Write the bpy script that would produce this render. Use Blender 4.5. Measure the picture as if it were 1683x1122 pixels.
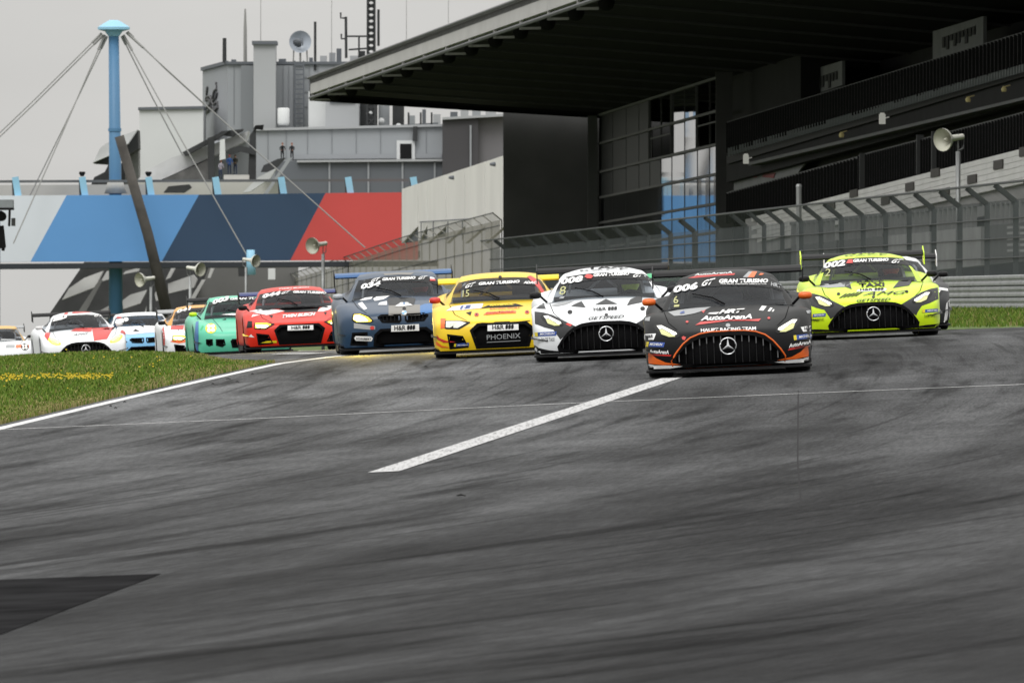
import bpy, bmesh, math, random
from mathutils import Vector, Matrix
from mathutils.bvhtree import BVHTree
random.seed(7)
for o in list(bpy.data.objects): bpy.data.objects.remove(o)
SC = bpy.context.scene
COL = SC.collection
R = math.radians

# ------------------------------------------------------------------ camera
F = 18700.0            # focal length in photo pixels (400 mm on a 36 mm sensor)
ZC = 2.2               # eye height above the ground sheet under the camera
cam_d = bpy.data.cameras.new('camera'); cam = bpy.data.objects.new('camera', cam_d); COL.objects.link(cam)
cam.location = (0, 0, ZC); cam.rotation_euler = (R(90), 0, 0)
cam_d.sensor_width = 36; cam_d.lens = 400; cam_d.clip_start = 1; cam_d.clip_end = 9000
cam_d.dof.use_dof = True; cam_d.dof.focus_distance = 141; cam_d.dof.aperture_fstop = 19
SC.camera = cam

# ------------------------------------------------------------------ overcast sky
W = bpy.data.worlds.new('World'); SC.world = W; W.use_nodes = True
nt = W.node_tree; nt.nodes.clear()
def N(t, tp, **k):
    n = t.nodes.new(tp)
    for a, b in k.items(): setattr(n, a, b)
    return n
def mathn(t, op, a, b=None):
    n = N(t, 'ShaderNodeMath', operation=op)
    for i, v in enumerate((a, b)):
        if v is None: continue
        if isinstance(v, (int, float)): n.inputs[i].default_value = v
        else: t.links.new(v, n.inputs[i])
    return n.outputs[0]
out = N(nt, 'ShaderNodeOutputWorld'); bg = N(nt, 'ShaderNodeBackground')
sky = N(nt, 'ShaderNodeTexSky', sky_type='NISHITA'); sky.sun_disc = False
SUN_EL, SUN_AZ = 52, 200
sky.sun_elevation = R(SUN_EL); sky.sun_rotation = R(SUN_AZ); sky.air_density = 1.5; sky.dust_density = 4
hs = N(nt, 'ShaderNodeHueSaturation'); hs.inputs['Saturation'].default_value = 0.2; hs.inputs['Value'].default_value = 0.08
nt.links.new(sky.outputs[0], hs.inputs['Color'])
tc = N(nt, 'ShaderNodeTexCoord'); sx = N(nt, 'ShaderNodeSeparateXYZ'); nt.links.new(tc.outputs['Generated'], sx.inputs[0])
zz = mathn(nt, 'MAXIMUM', sx.outputs[2], 0.0)
lum = mathn(nt, 'ADD', mathn(nt, 'MULTIPLY', zz, 2.3), 1.0)           # overcast: zenith brighter than horizon
nz = N(nt, 'ShaderNodeTexNoise'); nz.inputs['Scale'].default_value = 24; nz.inputs['Detail'].default_value = 4
mp = N(nt, 'ShaderNodeMapping'); mp.inputs['Scale'].default_value = (1, 1, 3); nt.links.new(tc.outputs['Generated'], mp.inputs[0]); nt.links.new(mp.outputs[0], nz.inputs['Vector'])
cl = mathn(nt, 'ADD', mathn(nt, 'MULTIPLY', nz.outputs[0], 0.20), 0.90)
lum = mathn(nt, 'MULTIPLY', lum, cl)
vm = N(nt, 'ShaderNodeVectorMath', operation='SCALE'); vm.inputs[0].default_value = (0.655, 0.648, 0.628); nt.links.new(lum, vm.inputs['Scale'])
mx = N(nt, 'ShaderNodeMixRGB'); mx.inputs[0].default_value = 0.88
nt.links.new(hs.outputs[0], mx.inputs[1]); nt.links.new(vm.outputs[0], mx.inputs[2])
nt.links.new(mx.outputs[0], bg.inputs[0]); bg.inputs[1].default_value = 1.0
nt.links.new(bg.outputs[0], out.inputs[0])

sun_d = bpy.data.lights.new('sun', 'SUN'); sun = bpy.data.objects.new('sun', sun_d); COL.objects.link(sun)
sun_d.energy = 1.2; sun_d.angle = R(25); sun_d.color = (1, .985, .96)
sdir = Vector((math.sin(R(SUN_AZ)) * math.cos(R(SUN_EL)), math.cos(R(SUN_AZ)) * math.cos(R(SUN_EL)), math.sin(R(SUN_EL))))
sun.rotation_euler = sdir.to_track_quat('Z', 'Y').to_euler(); sun.location = (0, 100, 80)

SC.view_settings.view_transform = 'Standard'; SC.view_settings.look = 'None'
SC.view_settings.exposure = 0.0; SC.view_settings.gamma = 1.0; SC.view_settings.use_curve_mapping = False

# ------------------------------------------------------------------ helpers
MATS = {}
def mat(name, col=(.5, .5, .5), rough=.6, metal=0, coat=0, emit=None, es=0, var=0.0, vs=3.0, spec=.5, bump=0, bs=40):
    if name in MATS: return MATS[name]
    m = bpy.data.materials.new(name); m.use_nodes = True; t = m.node_tree
    p = t.nodes['Principled BSDF']
    p.inputs['Base Color'].default_value = (*col, 1); p.inputs['Roughness'].default_value = rough
    p.inputs['Metallic'].default_value = metal; p.inputs['Coat Weight'].default_value = coat; p.inputs['Coat Roughness'].default_value = .04
    p.inputs['Specular IOR Level'].default_value = spec
    if emit: p.inputs['Emission Color'].default_value = (*emit, 1); p.inputs['Emission Strength'].default_value = es
    if var or bump:
        c = N(t, 'ShaderNodeTexCoord')
    if var:
        n = N(t, 'ShaderNodeTexNoise'); n.inputs['Scale'].default_value = vs; n.inputs['Detail'].default_value = 5; t.links.new(c.outputs['Object'], n.inputs['Vector'])
        r = N(t, 'ShaderNodeValToRGB'); r.color_ramp.elements[0].position = .3; r.color_ramp.elements[1].position = .7
        r.color_ramp.elements[0].color = (*[max(0, x * (1 - var)) for x in col], 1); r.color_ramp.elements[1].color = (*[min(1, x * (1 + var)) for x in col], 1)
        t.links.new(n.outputs[0], r.inputs[0]); t.links.new(r.outputs[0], p.inputs['Base Color'])
    if bump:
        n2 = N(t, 'ShaderNodeTexNoise'); n2.inputs['Scale'].default_value = bs; t.links.new(c.outputs['Object'], n2.inputs['Vector'])
        b = N(t, 'ShaderNodeBump'); b.inputs['Strength'].default_value = bump; t.links.new(n2.outputs[0], b.inputs['Height']); t.links.new(b.outputs[0], p.inputs['Normal'])
    MATS[name] = m; return m

WM = {}                                   # world matrices of parents
def setp(o, parent, local=False):
    if parent is None: WM[o.name] = o.matrix_basis.copy(); return o
    o.parent = parent
    if not local: o.matrix_parent_inverse = WM[parent.name].inverted()
    WM[o.name] = o.matrix_basis.copy() if not local else WM[parent.name] @ o.matrix_basis
    return o
def empty(name, loc, label=None, cat=None, group=None, mtx=None):
    o = bpy.data.objects.new(name, None); COL.objects.link(o); o.empty_display_size = .3
    if mtx is not None: o.matrix_basis = mtx
    else: o.location = loc; o.matrix_basis = Matrix.Translation(Vector(loc))
    WM[o.name] = o.matrix_basis.copy(); tag(o, label, cat, group); return o
def tag(o, label=None, cat=None, group=None, kind=None):
    if label: o['label'] = label
    if cat: o['category'] = cat
    if group: o['group'] = group
    if kind: o['kind'] = kind
    return o
def link_mesh(name, me, m, parent=None, local=False, smooth=False):
    o = bpy.data.objects.new(name, me); COL.objects.link(o)
    if m is not None:
        me.materials.clear()
        for q in (m if isinstance(m, (list, tuple)) else [m]): me.materials.append(q)
    if smooth:
        me.polygons.foreach_set('use_smooth', [True] * len(me.polygons))
    return setp(o, parent, local)
class MB:
    def __init__(s): s.v = []; s.f = []; s.mi = []
    def add(s, vs, fs, mi=0):
        b = len(s.v); s.v += [tuple(x) for x in vs]
        for f in fs: s.f.append([b + i for i in f]); s.mi.append(mi)
        return s
    def hexa(s, p, mi=0):                 # 8 corners: bottom loop 0-3, top loop 4-7
        return s.add(p, [(3, 2, 1, 0), (4, 5, 6, 7), (0, 1, 5, 4), (1, 2, 6, 5), (2, 3, 7, 6), (3, 0, 4, 7)], mi)
    def box(s, c, d, mi=0, M=None):
        x, y, z = c; a, b, h = d[0] / 2, d[1] / 2, d[2] / 2
        p = [Vector(q) for q in [(-a, -b, -h), (a, -b, -h), (a, b, -h), (-a, b, -h), (-a, -b, h), (a, -b, h), (a, b, h), (-a, b, h)]]
        if M is not None: p = [M @ q for q in p]
        return s.hexa([(q.x + x, q.y + y, q.z + z) for q in p], mi)
    def bar(s, a, b, w, h=None, up=(0, 0, 1), mi=0):     # rectangular bar from a to b
        a, b = Vector(a), Vector(b); h = h or w; d = (b - a).normalized(); u = Vector(up)
        if abs(d.dot(u)) > .98: u = Vector((1, 0, 0))
        r = d.cross(u).normalized() * w / 2; t = r.cross(d).normalized() * h / 2
        return s.hexa([a - r - t, a + r - t, b + r - t, b - r - t, a - r + t, a + r + t, b + r + t, b - r + t], mi)
    def tube(s, pts, rad, n=8, mi=0, cap=True):
        pts = [Vector(p) for p in pts]; rs = rad if isinstance(rad, (list, tuple)) else [rad] * len(pts)
        rings = []
        for i, p in enumerate(pts):
            d = (pts[min(i + 1, len(pts) - 1)] - pts[max(i - 1, 0)]).normalized(); u = Vector((0, 0, 1)) if abs(d.z) < .9 else Vector((1, 0, 0))
            a = d.cross(u).normalized(); b = a.cross(d)
            rings.append([p + (a * math.cos(2 * math.pi * k / n) + b * math.sin(2 * math.pi * k / n)) * rs[i] for k in range(n)])
        vs = [v for r in rings for v in r]; fs = []
        for i in range(len(pts) - 1):
            for k in range(n): fs.append((i * n + k, i * n + (k + 1) % n, (i + 1) * n + (k + 1) % n, (i + 1) * n + k))
        if cap: fs.append(tuple(range(n))[::-1]); fs.append(tuple((len(pts) - 1) * n + k for k in range(n)))
        return s.add(vs, fs, mi)
    def prism(s, poly, off, mi=0):        # polygon (3D points) extruded by vector off
        n = len(poly); o = Vector(off); P = [Vector(p) for p in poly]
        return s.add(P + [p + o for p in P], [tuple(range(n)), tuple(range(2 * n - 1, n - 1, -1))] + [(i, i + n, (i + 1) % n + n, (i + 1) % n) for i in range(n)], mi)
    def grid(s, G, mi=0, closed=False):
        n, m = len(G), len(G[0]); fs = []
        for i in range(n - 1):
            for j in range(m - 1 if not closed else m): fs.append((i * m + j, i * m + (j + 1) % m, (i + 1) * m + (j + 1) % m, (i + 1) * m + j))
        return s.add([p for r in G for p in r], fs, mi)
    def build(s, name, m, parent=None, local=False, smooth=False, kind=None):
        me = bpy.data.meshes.new(name); me.from_pydata(s.v, [], s.f)
        ms = m if isinstance(m, (list, tuple)) else [m]
        for q in ms: me.materials.append(q)
        if len(ms) > 1: me.polygons.foreach_set('material_index', s.mi)
        bm = bmesh.new(); bm.from_mesh(me); bmesh.ops.recalc_face_normals(bm, faces=bm.faces); bm.to_mesh(me); bm.free()
        o = link_mesh(name, me, None, parent, local, smooth)
        if kind: o['kind'] = kind
        return o
def lerp(a, b, t): return a + (b - a) * t
def sm(t): t = max(0, min(1, t)); return t * t * (3 - 2 * t)
def pw(x, K):                              # piecewise smooth interpolation (Catmull-Rom style, monotone knots)
    if x <= K[0][0]: return K[0][1] + (x - K[0][0]) * (K[1][1] - K[0][1]) / (K[1][0] - K[0][0])
    for i in range(len(K) - 1):
        x0, y0 = K[i]; x1, y1 = K[i + 1]
        if x <= x1:
            def sl(k):
                if k == 0: return (K[1][1] - K[0][1]) / (K[1][0] - K[0][0])
                if k == len(K) - 1: return (K[-1][1] - K[-2][1]) / (K[-1][0] - K[-2][0])
                return (K[k + 1][1] - K[k - 1][1]) / (K[k + 1][0] - K[k - 1][0])
            h = x1 - x0; t = (x - x0) / h
            return (2 * t**3 - 3 * t * t + 1) * y0 + (t**3 - 2 * t * t + t) * h * sl(i) + (-2 * t**3 + 3 * t * t) * y1 + (t**3 - t * t) * h * sl(i + 1)
    return K[-1][1]
def P(px, py, d):                          # photo position + distance -> place
    return Vector(((px - 841.5) * d / F, d, ZC + (561 - py) * d / F))
KS = 0.05505                               # the start straight runs slightly to the left of the view axis
def L(O, Y, z): return Vector((O - KS * Y, Y, ZC + z))       # point beside the straight: offset O, distance Y, height over eye level
def YP(O, px): return O * F / (px + 188)                     # distance at which the line of offset O passes a photo column

# ------------------------------------------------------------------ ground shape
HK = [(-60, -2.84), (0, -2.14), (75, -1.26), (150, -.38), (170, -.165), (185, -.05), (200, 0), (215, -.01), (234, -.06), (252, -.09), (270, -.09), (340, -.11), (450, -.4), (650, -.8), (1000, -1.2), (1600, -2), (4000, -14), (8000, -40)]
def GZ(X, Y):
    s = .045
    if X > 0: s = lerp(.045, .026, sm((Y - 160) / 45))
    if abs(X) > 16: X = math.copysign(16 + (abs(X) - 16) * .2, X)
    return ZC + pw(Y, HK) + s * X * (1 if Y < 400 else max(0, 1 - (Y - 400) / 400))
def GROUND(px, py):                        # first hit of a sight line with the ground
    sx, sz = (px - 841.5) / F, (561 - py) / F
    Y = 40.0
    while Y < 400:
        if GZ(sx * Y, Y) >= ZC + sz * Y: break
        Y += .25
    a, b = Y - .25, Y
    for _ in range(20):
        c = (a + b) / 2
        if GZ(sx * c, c) >= ZC + sz * c: b = c
        else: a = c
    return Vector((sx * b, b, GZ(sx * b, b)))

# ------------------------------------------------------------------ ground, track and markings
def asphalt():
    m = bpy.data.materials.new('asphalt'); m.use_nodes = True; t = m.node_tree; p = t.nodes['Principled BSDF']
    uv = N(t, 'ShaderNodeUVMap'); uv.uv_map = 'flow'; tc = N(t, 'ShaderNodeTexCoord')
    def noise(vec, scale, det, rough=.6, mapping=None):
        n = N(t, 'ShaderNodeTexNoise'); n.inputs['Scale'].default_value = scale; n.inputs['Detail'].default_value = det; n.inputs['Roughness'].default_value = rough
        if mapping:
            mpp = N(t, 'ShaderNodeMapping'); mpp.inputs['Scale'].default_value = mapping; t.links.new(vec, mpp.inputs[0]); vec = mpp.outputs[0]
        t.links.new(vec, n.inputs['Vector']); return n.outputs[0]
    def ramp(x, a, b, lo, hi):
        r = N(t, 'ShaderNodeMapRange', interpolation_type='SMOOTHSTEP')
        r.inputs['From Min'].default_value = a; r.inputs['From Max'].default_value = b; r.inputs['To Min'].default_value = lo; r.inputs['To Max'].default_value = hi
        t.links.new(x, r.inputs['Value']); return r.outputs[0]
    u = uv.outputs[0]
    st1 = ramp(noise(u, 1.0, 5, .60, (.75, .045, 1)), .33, .66, .55, 1.06)        # long rubber streaks along the racing line
    st2 = ramp(noise(u, 1.0, 3, .5, (3.2, .06, 1)), .52, .74, 1.0, .66)
    st3 = ramp(noise(u, 1.0, 3, .6, (.28, .05, 1)), .35, .65, .72, 1.10)
    pat = ramp(noise(tc.outputs['Object'], .35, 5, .65), .3, .7, .84, 1.16)
    gr = ramp(noise(tc.outputs['Object'], 60, 3, .7), .25, .75, .80, 1.2)
    gr2 = ramp(noise(tc.outputs['Object'], 9, 4, .7), .3, .7, .93, 1.07)
    uv2 = N(t, 'ShaderNodeUVMap'); uv2.uv_map = 'turn'; u2 = uv2.outputs[0]
    mk1 = ramp(noise(u2, 1.0, 4, .6, (1.8, .085, 1)), .51, .70, 1.0, .44)       # tyre marks curving into the turn
    mk2 = ramp(noise(u2, 1.0, 2, .5, (6.5, .05, 1)), .58, .72, 1.0, .62)
    g3 = ramp(noise(u, 1.0, 4, .75, (42, 1.6, 1)), .28, .72, .64, 1.36)         # paver grain drawn out along the lane
    su = N(t, 'ShaderNodeSeparateXYZ'); t.links.new(u, su.inputs[0])
    band = ramp(su.outputs[0], -2.5, 6.0, 1.25, .80)                            # the rubbered-in line on the right is darker
    far = ramp(su.outputs[1], 55, 120, .86, 1.12)                               # paler further up the lane, darker close by
    x = st1
    for q in (st2, st3, pat, gr, gr2, band, far, mk1, mk2, g3): x = mathn(t, 'MULTIPLY', x, q)
    vs = N(t, 'ShaderNodeVectorMath', operation='SCALE'); vs.inputs[0].default_value = (.098, .0995, .1025); t.links.new(x, vs.inputs['Scale'])
    t.links.new(vs.outputs[0], p.inputs['Base Color'])
    p.inputs['Roughness'].default_value = .8; p.inputs['Specular IOR Level'].default_value = .012
    b = N(t, 'ShaderNodeBump'); b.inputs['Strength'].default_value = .35; b.inputs['Distance'].default_value = .01
    t.links.new(noise(tc.outputs['Object'], 45, 3, .7), b.inputs['Height']); t.links.new(b.outputs[0], p.inputs['Normal'])
    return m
M_ASPH = asphalt()
def flow_u(X, Y): return X + 12.4 * math.exp(-(Y - 54) / 40)
def sheet(name, xs, ys, dz, m, uv=False, kind='structure'):
    vs = [(x, y, GZ(x, y) + dz) for y in ys for x in xs]; n = len(xs)
    fs = [(j * n + i, j * n + i + 1, (j + 1) * n + i + 1, (j + 1) * n + i) for j in range(len(ys) - 1) for i in range(n - 1)]
    me = bpy.data.meshes.new(name); me.from_pydata(vs, [], fs)
    if uv:
        l = me.uv_layers.new(name='flow')
        l2 = me.uv_layers.new(name='turn'); l = me.uv_layers['flow']
        for lp in me.loops: q = vs[lp.vertex_index]; l.data[lp.index].uv = (flow_u(q[0], q[1]), q[1]); l2.data[lp.index].uv = (q[0] + 17 * math.exp(-(q[1] - 54) / 30), q[1])
    o = link_mesh(name, me, m, smooth=True); o['kind'] = kind; return o
M_SOIL = mat('meadow_ground', (.065, .08, .03), .95, var=.35, vs=.15)
sheet('ground', [-3000, -1200, -500, -200, -100, -60, -40, -25, -16, 0, 16, 25, 40, 60, 100, 200, 500, 1200, 3000], [-200, -60, 0, 40, 75, 100, 150, 170, 185, 200, 215, 234, 270, 340, 450, 650, 1000, 1600, 2500, 4000, 8000], -.25, M_SOIL)
sheet('race_track', [i * .5 - 16 for i in range(65)], [-30 + 2 * i for i in range(190)] + [360, 400, 450, 550, 650, 800, 1000], 0, M_ASPH, uv=True)
M_LINE = mat('road_paint', (.60, .60, .60), .7, var=.3, vs=3, spec=.05)
def worn_paint():
    m = mat('worn_road_paint', (.5, .5, .5), .8, spec=.05); t = m.node_tree; p = t.nodes['Principled BSDF']; c = N(t, 'ShaderNodeTexCoord'); mp_ = N(t, 'ShaderNodeMapping')
    mp_.inputs['Scale'].default_value = (34, 1.1, 1); t.links.new(c.outputs['Object'], mp_.inputs[0]); n = N(t, 'ShaderNodeTexNoise'); n.inputs['Scale'].default_value = 1; n.inputs['Detail'].default_value = 7; n.inputs['Roughness'].default_value = .75; t.links.new(mp_.outputs[0], n.inputs['Vector'])
    r = N(t, 'ShaderNodeValToRGB'); e = r.color_ramp.elements; e[0].position = .30; e[0].color = (.13, .13, .13, 1); e[1].position = .52; e[1].color = (.47, .47, .475, 1); t.links.new(n.outputs[0], r.inputs[0]); t.links.new(r.outputs[0], p.inputs['Base Color']); return m
M_LINE2 = worn_paint()
def strip(name, pts, w, m, dz=.003):       # painted strip along ground points
    D = []
    for i in range(len(pts) - 1):
        a, b = pts[i], pts[i + 1]; n = max(2, int((b - a).length / 1.0))
        for k in range(n): D.append(a.lerp(b, k / n))
    D.append(pts[-1]); mb = MB(); rows = []
    for i, p in enumerate(D):
        t = (D[min(i + 1, len(D) - 1)] - D[max(0, i - 1)]); t.z = 0; t.normalize(); nrm = Vector((t.y, -t.x, 0)) * w / 2
        rows.append([(q.x, q.y, GZ(q.x, q.y) + dz) for q in (p - nrm, p + nrm)])
    mb.grid(rows); o = mb.build(name, m); o['kind'] = 'structure'; return o
EDGE = [GROUND(-60, 721), GROUND(0, 704), GROUND(150, 668), GROUND(300, 633), GROUND(460, 597.5), GROUND(540, 587), GROUND(605, 579.5)]
strip('track_edge_line', EDGE, .16, M_LINE)
strip('track_edge_line', [GROUND(458, 581.3), GROUND(525, 580.6)], .30, M_LINE)
strip('grid_line', [GROUND(-60, 708.8), GROUND(400, 689), GROUND(900, 664.5), GROUND(1300, 647.5), GROUND(1750, 629)], .12, M_LINE, .0045)
a, b = GROUND(630, 776), GROUND(1108, 620); strip('lane_marking', [a, b + (b - a).normalized() * 9], .26, M_LINE2, .006)
M_PATCH = mat('fresh_asphalt_patch', (.020, .020, .021), .9, var=.3, vs=2, spec=0)
def patch(name, pix, m, dz):
    g = [GROUND(*q) for q in pix]; bm = bmesh.new(); f = bm.faces.new([bm.verts.new((p.x, p.y, 0)) for p in g])
    for y in range(40, 90, 2): bmesh.ops.bisect_plane(bm, geom=bm.verts[:] + bm.edges[:] + bm.faces[:], plane_co=(0, y, 0), plane_no=(0, 1, 0))
    for v in bm.verts: v.co.z = GZ(v.co.x, v.co.y) + dz
    me = bpy.data.meshes.new(name); bm.to_mesh(me); bm.free(); o = link_mesh(name, me, m); o['kind'] = 'structure'
patch('asphalt_patch', [(-260, 962), (0, 953), (265, 943), (0, 1043), (-260, 1140)], M_PATCH, .004)
strip('asphalt_seam', [GROUND(1312, 642), GROUND(1311, 760), GROUND(1317, 832)], .013, mat('tar_seam', (.05, .05, .051), .9, spec=0))
M_RUB = mat('rubber_crumb', (.012, .012, .012), .8)
for i, (px, py, s) in enumerate([(205, 662, .05), (390, 629, .07), (375, 624, .10), (415, 616, .06), (758, 817, .10), (190, 672, .05), (700, 604, .06), (182, 669, .04), (350, 632, .05)]):
    g = GROUND(px, py); s *= .33; mb = MB(); mb.tube([(g.x - s, g.y, g.z + .014), (g.x, g.y + .02, g.z + .02), (g.x + s, g.y - .02, g.z + .013)], [.005, .009, .004], 6)
    tag(mb.build('rubber_crumb', M_RUB), 'small black crumb of tyre rubber lying on the grey asphalt', 'debris', 'rubber crumbs on the asphalt')

# ------------------------------------------------------------------ grass verge on the left (a tongue between track and pit exit)
M_GR = mat('verge_turf', (.07, .11, .02), .95, var=.4, vs=1.2)
BL = [mat('grass_blade_green', (.095, .165, .016), .7, spec=.2), mat('grass_blade_olive', (.15, .19, .03), .7, spec=.2), mat('grass_blade_dry', (.25, .22, .09), .8, spec=.2), mat('grass_blade_dark', (.055, .105, .012), .7, spec=.2)]
edge_r = [(p.x - .22, p.y) for p in EDGE[:5]]
def ex(Y):
    if Y <= edge_r[0][1]: return edge_r[0][0] - (edge_r[0][1] - Y) * .035
    for (x0, y0), (x1, y1) in zip(edge_r, edge_r[1:]):
        if Y <= y1: return lerp(x0, x1, (Y - y0) / (y1 - y0))
    return edge_r[-1][0]
YT = edge_r[-1][1] + 1.5
FARK = [(YT - 2, -1.2), (YT, -3.55), (YT + 8, -4.6), (205, -6.0), (232, -8.3), (262, -11.8), (300, -17)]
def fx(Y): return pw(Y, FARK)
def rx(Y): return ex(Y) if Y < YT else fx(Y)
XT = edge_r[-1][0]
def tip(X, Y): return sm((math.hypot((X - XT) * 1.5, (Y - YT) / 3) - .3) / 3.2)
def mound(X, Y): return .02 + tip(X, Y) * (.04 * sm((rx(Y) - X) / 1.9) + .02 * math.sin(X * 2.1 + Y * .31) * sm((rx(Y) - X) / 2))
ys = [100 + 1.0 * i for i in range(165)]; rows = []
for Y in ys:
    x1 = rx(Y); rows.append([(x, Y, GZ(x, Y) + (mound(x, Y) if k else -.02)) for k, x in enumerate([x1, x1 - .08, x1 - .4, x1 - .9, x1 - 1.5, x1 - 2.2, x1 - 3.5, x1 - 6, x1 - 10])])
mb = MB(); mb.grid(rows); o = mb.build('grass_verge', M_GR, smooth=True); o['kind'] = 'structure'
def blades(name, pts, label, hs=(.03, .09)):
    vs, fs, mi = [], [], []
    for (x, y, z, dry, hm) in pts:
        h = random.uniform(*hs) * hm; w = random.uniform(.004, .009) * (1 + y / 250); a = random.uniform(-.6, .6); lx, ly = random.gauss(0, .35) * h, random.gauss(0, .3) * h
        b = len(vs); dx, dy = w * math.cos(a), w * math.sin(a)
        vs += [(x - dx, y - dy, z - .02), (x + dx, y + dy, z - .02), (x + lx * .4 + dx * .7, y + ly * .4, z + h * .6), (x + lx * .4 - dx * .7, y + ly * .4, z + h * .6), (x + lx, y + ly, z + h)]
        fs += [(b, b + 1, b + 2, b + 3), (b + 3, b + 2, b + 4)]; k = 2 if random.random() < dry else random.choice((0, 0, 1, 3)); mi += [k, k]
    me = bpy.data.meshes.new(name); me.from_pydata(vs, [], fs)
    for q in BL: me.materials.append(q)
    me.polygons.foreach_set('material_index', mi)
    o = link_mesh(name, me, None); tag(o, label, 'grass', kind='stuff'); return o
pts = []
while len(pts) < 150000:
    Y = random.uniform(112, 236); x1 = rx(Y); X = x1 - random.random() ** 1.25 * min(9, max(1, x1 + .049 * Y + .6))
    if random.random() > .35 + .65 * (.5 + .5 * math.sin(X * 1.7 + math.sin(Y * .5) * 2) * math.cos(Y * .43 + X)) and x1 - X > .3: continue
    e = x1 - X; pts.append((X, Y, GZ(X, Y) + mound(X, Y), .05 + .5 * max(0, 1 - e / .6) + .10 * (math.sin(Y * .23 + X * .8) > .5), (.35 + .65 * tip(X, Y)) * (.55 + .5 * sm(e / .8)) + .25 * (math.sin(X * 3 + Y * .7) > .6)))
blades('grass', pts, 'long green grass with dry tips on the verge inside the white edge line')
M_FL = mat('yellow_petal', (.62, .46, .01), .6)
vs, fs = [], []
def flower(x, y, z, s):
    b = len(vs); n = 6
    vs.append((x, y, z + .004))
    for k in range(n): vs.append((x + s * math.cos(k * 1.047), y - abs(math.sin(k * 1.047)) * s * .5, z + s * .75 * math.sin(k * 1.047)))
    for k in range(n): fs.append((b, b + 1 + k, b + 1 + (k + 1) % n))
for i in range(455):
    px = random.uniform(-30, 185) if i < 420 else random.uniform(-20, 430); py = (636 - px * .045 + random.gauss(0, 2.0)) if i < 420 else random.uniform(585, 660 - max(0, px - 60) * .16)
    if i < 420 and math.sin(px * .11) + math.sin(px * .043 + 2) < random.uniform(-2.2, .6): continue
    g = GROUND(px, py + 7)
    if g.x > rx(g.y) - .15: continue
    flower(g.x, g.y, GZ(g.x, g.y) + mound(g.x, g.y) + random.uniform(.09, .14), random.uniform(.008, .017))
me = bpy.data.meshes.new('wildflowers'); me.from_pydata(vs, [], fs); o = link_mesh('wildflowers', me, M_FL); tag(o, 'drift of small yellow flowers in the verge grass', 'flowers', kind='stuff')

# ------------------------------------------------------------------ bank, guard rail and debris fence along the straight
OF = 32.8
def base(Y): return .92 + .003 * (Y - 328) if Y > 300 else .836
mb = MB(); rows = []
Yb = [255 + 6 * i for i in range(130)]
for Y in Yb:
    zr = -.6
    rows.append([L(27.5, Y, zr), L(29.4, Y, .36 - .0003 * (Y - 300)), L(30.4, Y, .50 + .3 * (base(Y) - .5)), L(31.4, Y, base(Y) - .16), L(32.4, Y, base(Y) - .02), L(34, Y, base(Y)), L(41, Y, base(Y) + .1), L(60, Y, base(Y) + .1), L(90, Y, -3)])
mb.grid(rows); o = mb.build('grass_bank', M_GR, smooth=True); o['kind'] = 'structure'
pts = []
def bankz(O, Y):
    K = [(29.4, .36), (30.4, .50 + .3 * (base(Y) - .5)), (31.4, base(Y) - .16), (32.4, base(Y) - .02)]
    return pw(O, K) if O > 29.4 else .36
for i in range(15000):
    Y = random.uniform(290, 385); O = random.uniform(29.5, 32.2); q = L(O, Y, bankz(O, Y)); pts.append((q.x, q.y, q.z, .10, 1.0))
blades('grass', pts, 'strip of grass below the steel guard rail on the right', (.06, .2))
M_STEEL = mat('galvanised_steel', (.30, .31, .31), .5, .55, var=.2, vs=1.5)
M_STEELD = mat('dull_steel_post', (.12, .125, .125), .6, .4, var=.2, vs=2)
root = empty('guard_rail', L(OF - .3, 328, base(328)), 'three-tier grey steel guard rail on the grass bank at the right', 'guard rail')
prof = [(0, 0), (.05, .03), (.05, .10), (0, .135), (0, .175), (.05, .21), (.05, .28), (0, .31)]
Y0 = 262
while Y0 < 640:
    Y1 = Y0 + (7.8 if Y0 < 420 else 16)
    for k in range(3):
        z0 = .03 + .33 * k; mb = MB(); rows = []
        for Y in (Y0, Y1 + .12): rows.append([L(OF - .32 - a - (.006 if Y > Y0 else 0), Y, base(Y) + z0 + c) for a, c in prof])
        mb.grid(rows); rows2 = [[p + Vector((.012, 0, 0)) for p in r] for r in rows]; mb.grid(rows2)
        mb.build('rail', M_STEEL, root)
    mb = MB(); mb.bar(L(OF - .2, Y0 + .3, base(Y0) - .3), L(OF - .2, Y0 + .3, base(Y0) + 1.02), .12, .12); mb.build('post', M_STEELD, root)
    for dz in (.19, .52, .85): pass
    Y0 = Y1
M_POST = mat('fence_post_grey', (.055, .062, .062), .6, .3)
def meshmat(name, col, fac):
    m = bpy.data.materials.new(name); m.use_nodes = True; t = m.node_tree; t.nodes.clear()
    o = N(t, 'ShaderNodeOutputMaterial'); mx = N(t, 'ShaderNodeMixShader'); tr = N(t, 'ShaderNodeBsdfTransparent'); d = N(t, 'ShaderNodeBsdfDiffuse')
    c = N(t, 'ShaderNodeTexCoord'); n = N(t, 'ShaderNodeTexNoise'); n.inputs['Scale'].default_value = .8; n.inputs['Detail'].default_value = 3; t.links.new(c.outputs['Object'], n.inputs['Vector'])
    f = mathn(t, 'ADD', mathn(t, 'MULTIPLY', mathn(t, 'SUBTRACT', n.outputs[0], .5), .25), fac)
    d.inputs[0].default_value = (*col, 1); t.links.new(f, mx.inputs[0]); t.links.new(tr.outputs[0], mx.inputs[1]); t.links.new(d.outputs[0], mx.inputs[2]); t.links.new(mx.outputs[0], o.inputs[0]); return m
M_WIRE = meshmat('fence_wire_mesh', (.115, .128, .128), .60)
M_WIRE2 = meshmat('overhang_wire_mesh', (.16, .175, .172), .30)
M_CAB = mat('fence_cable', (.05, .056, .056), .7, .0)
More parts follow.
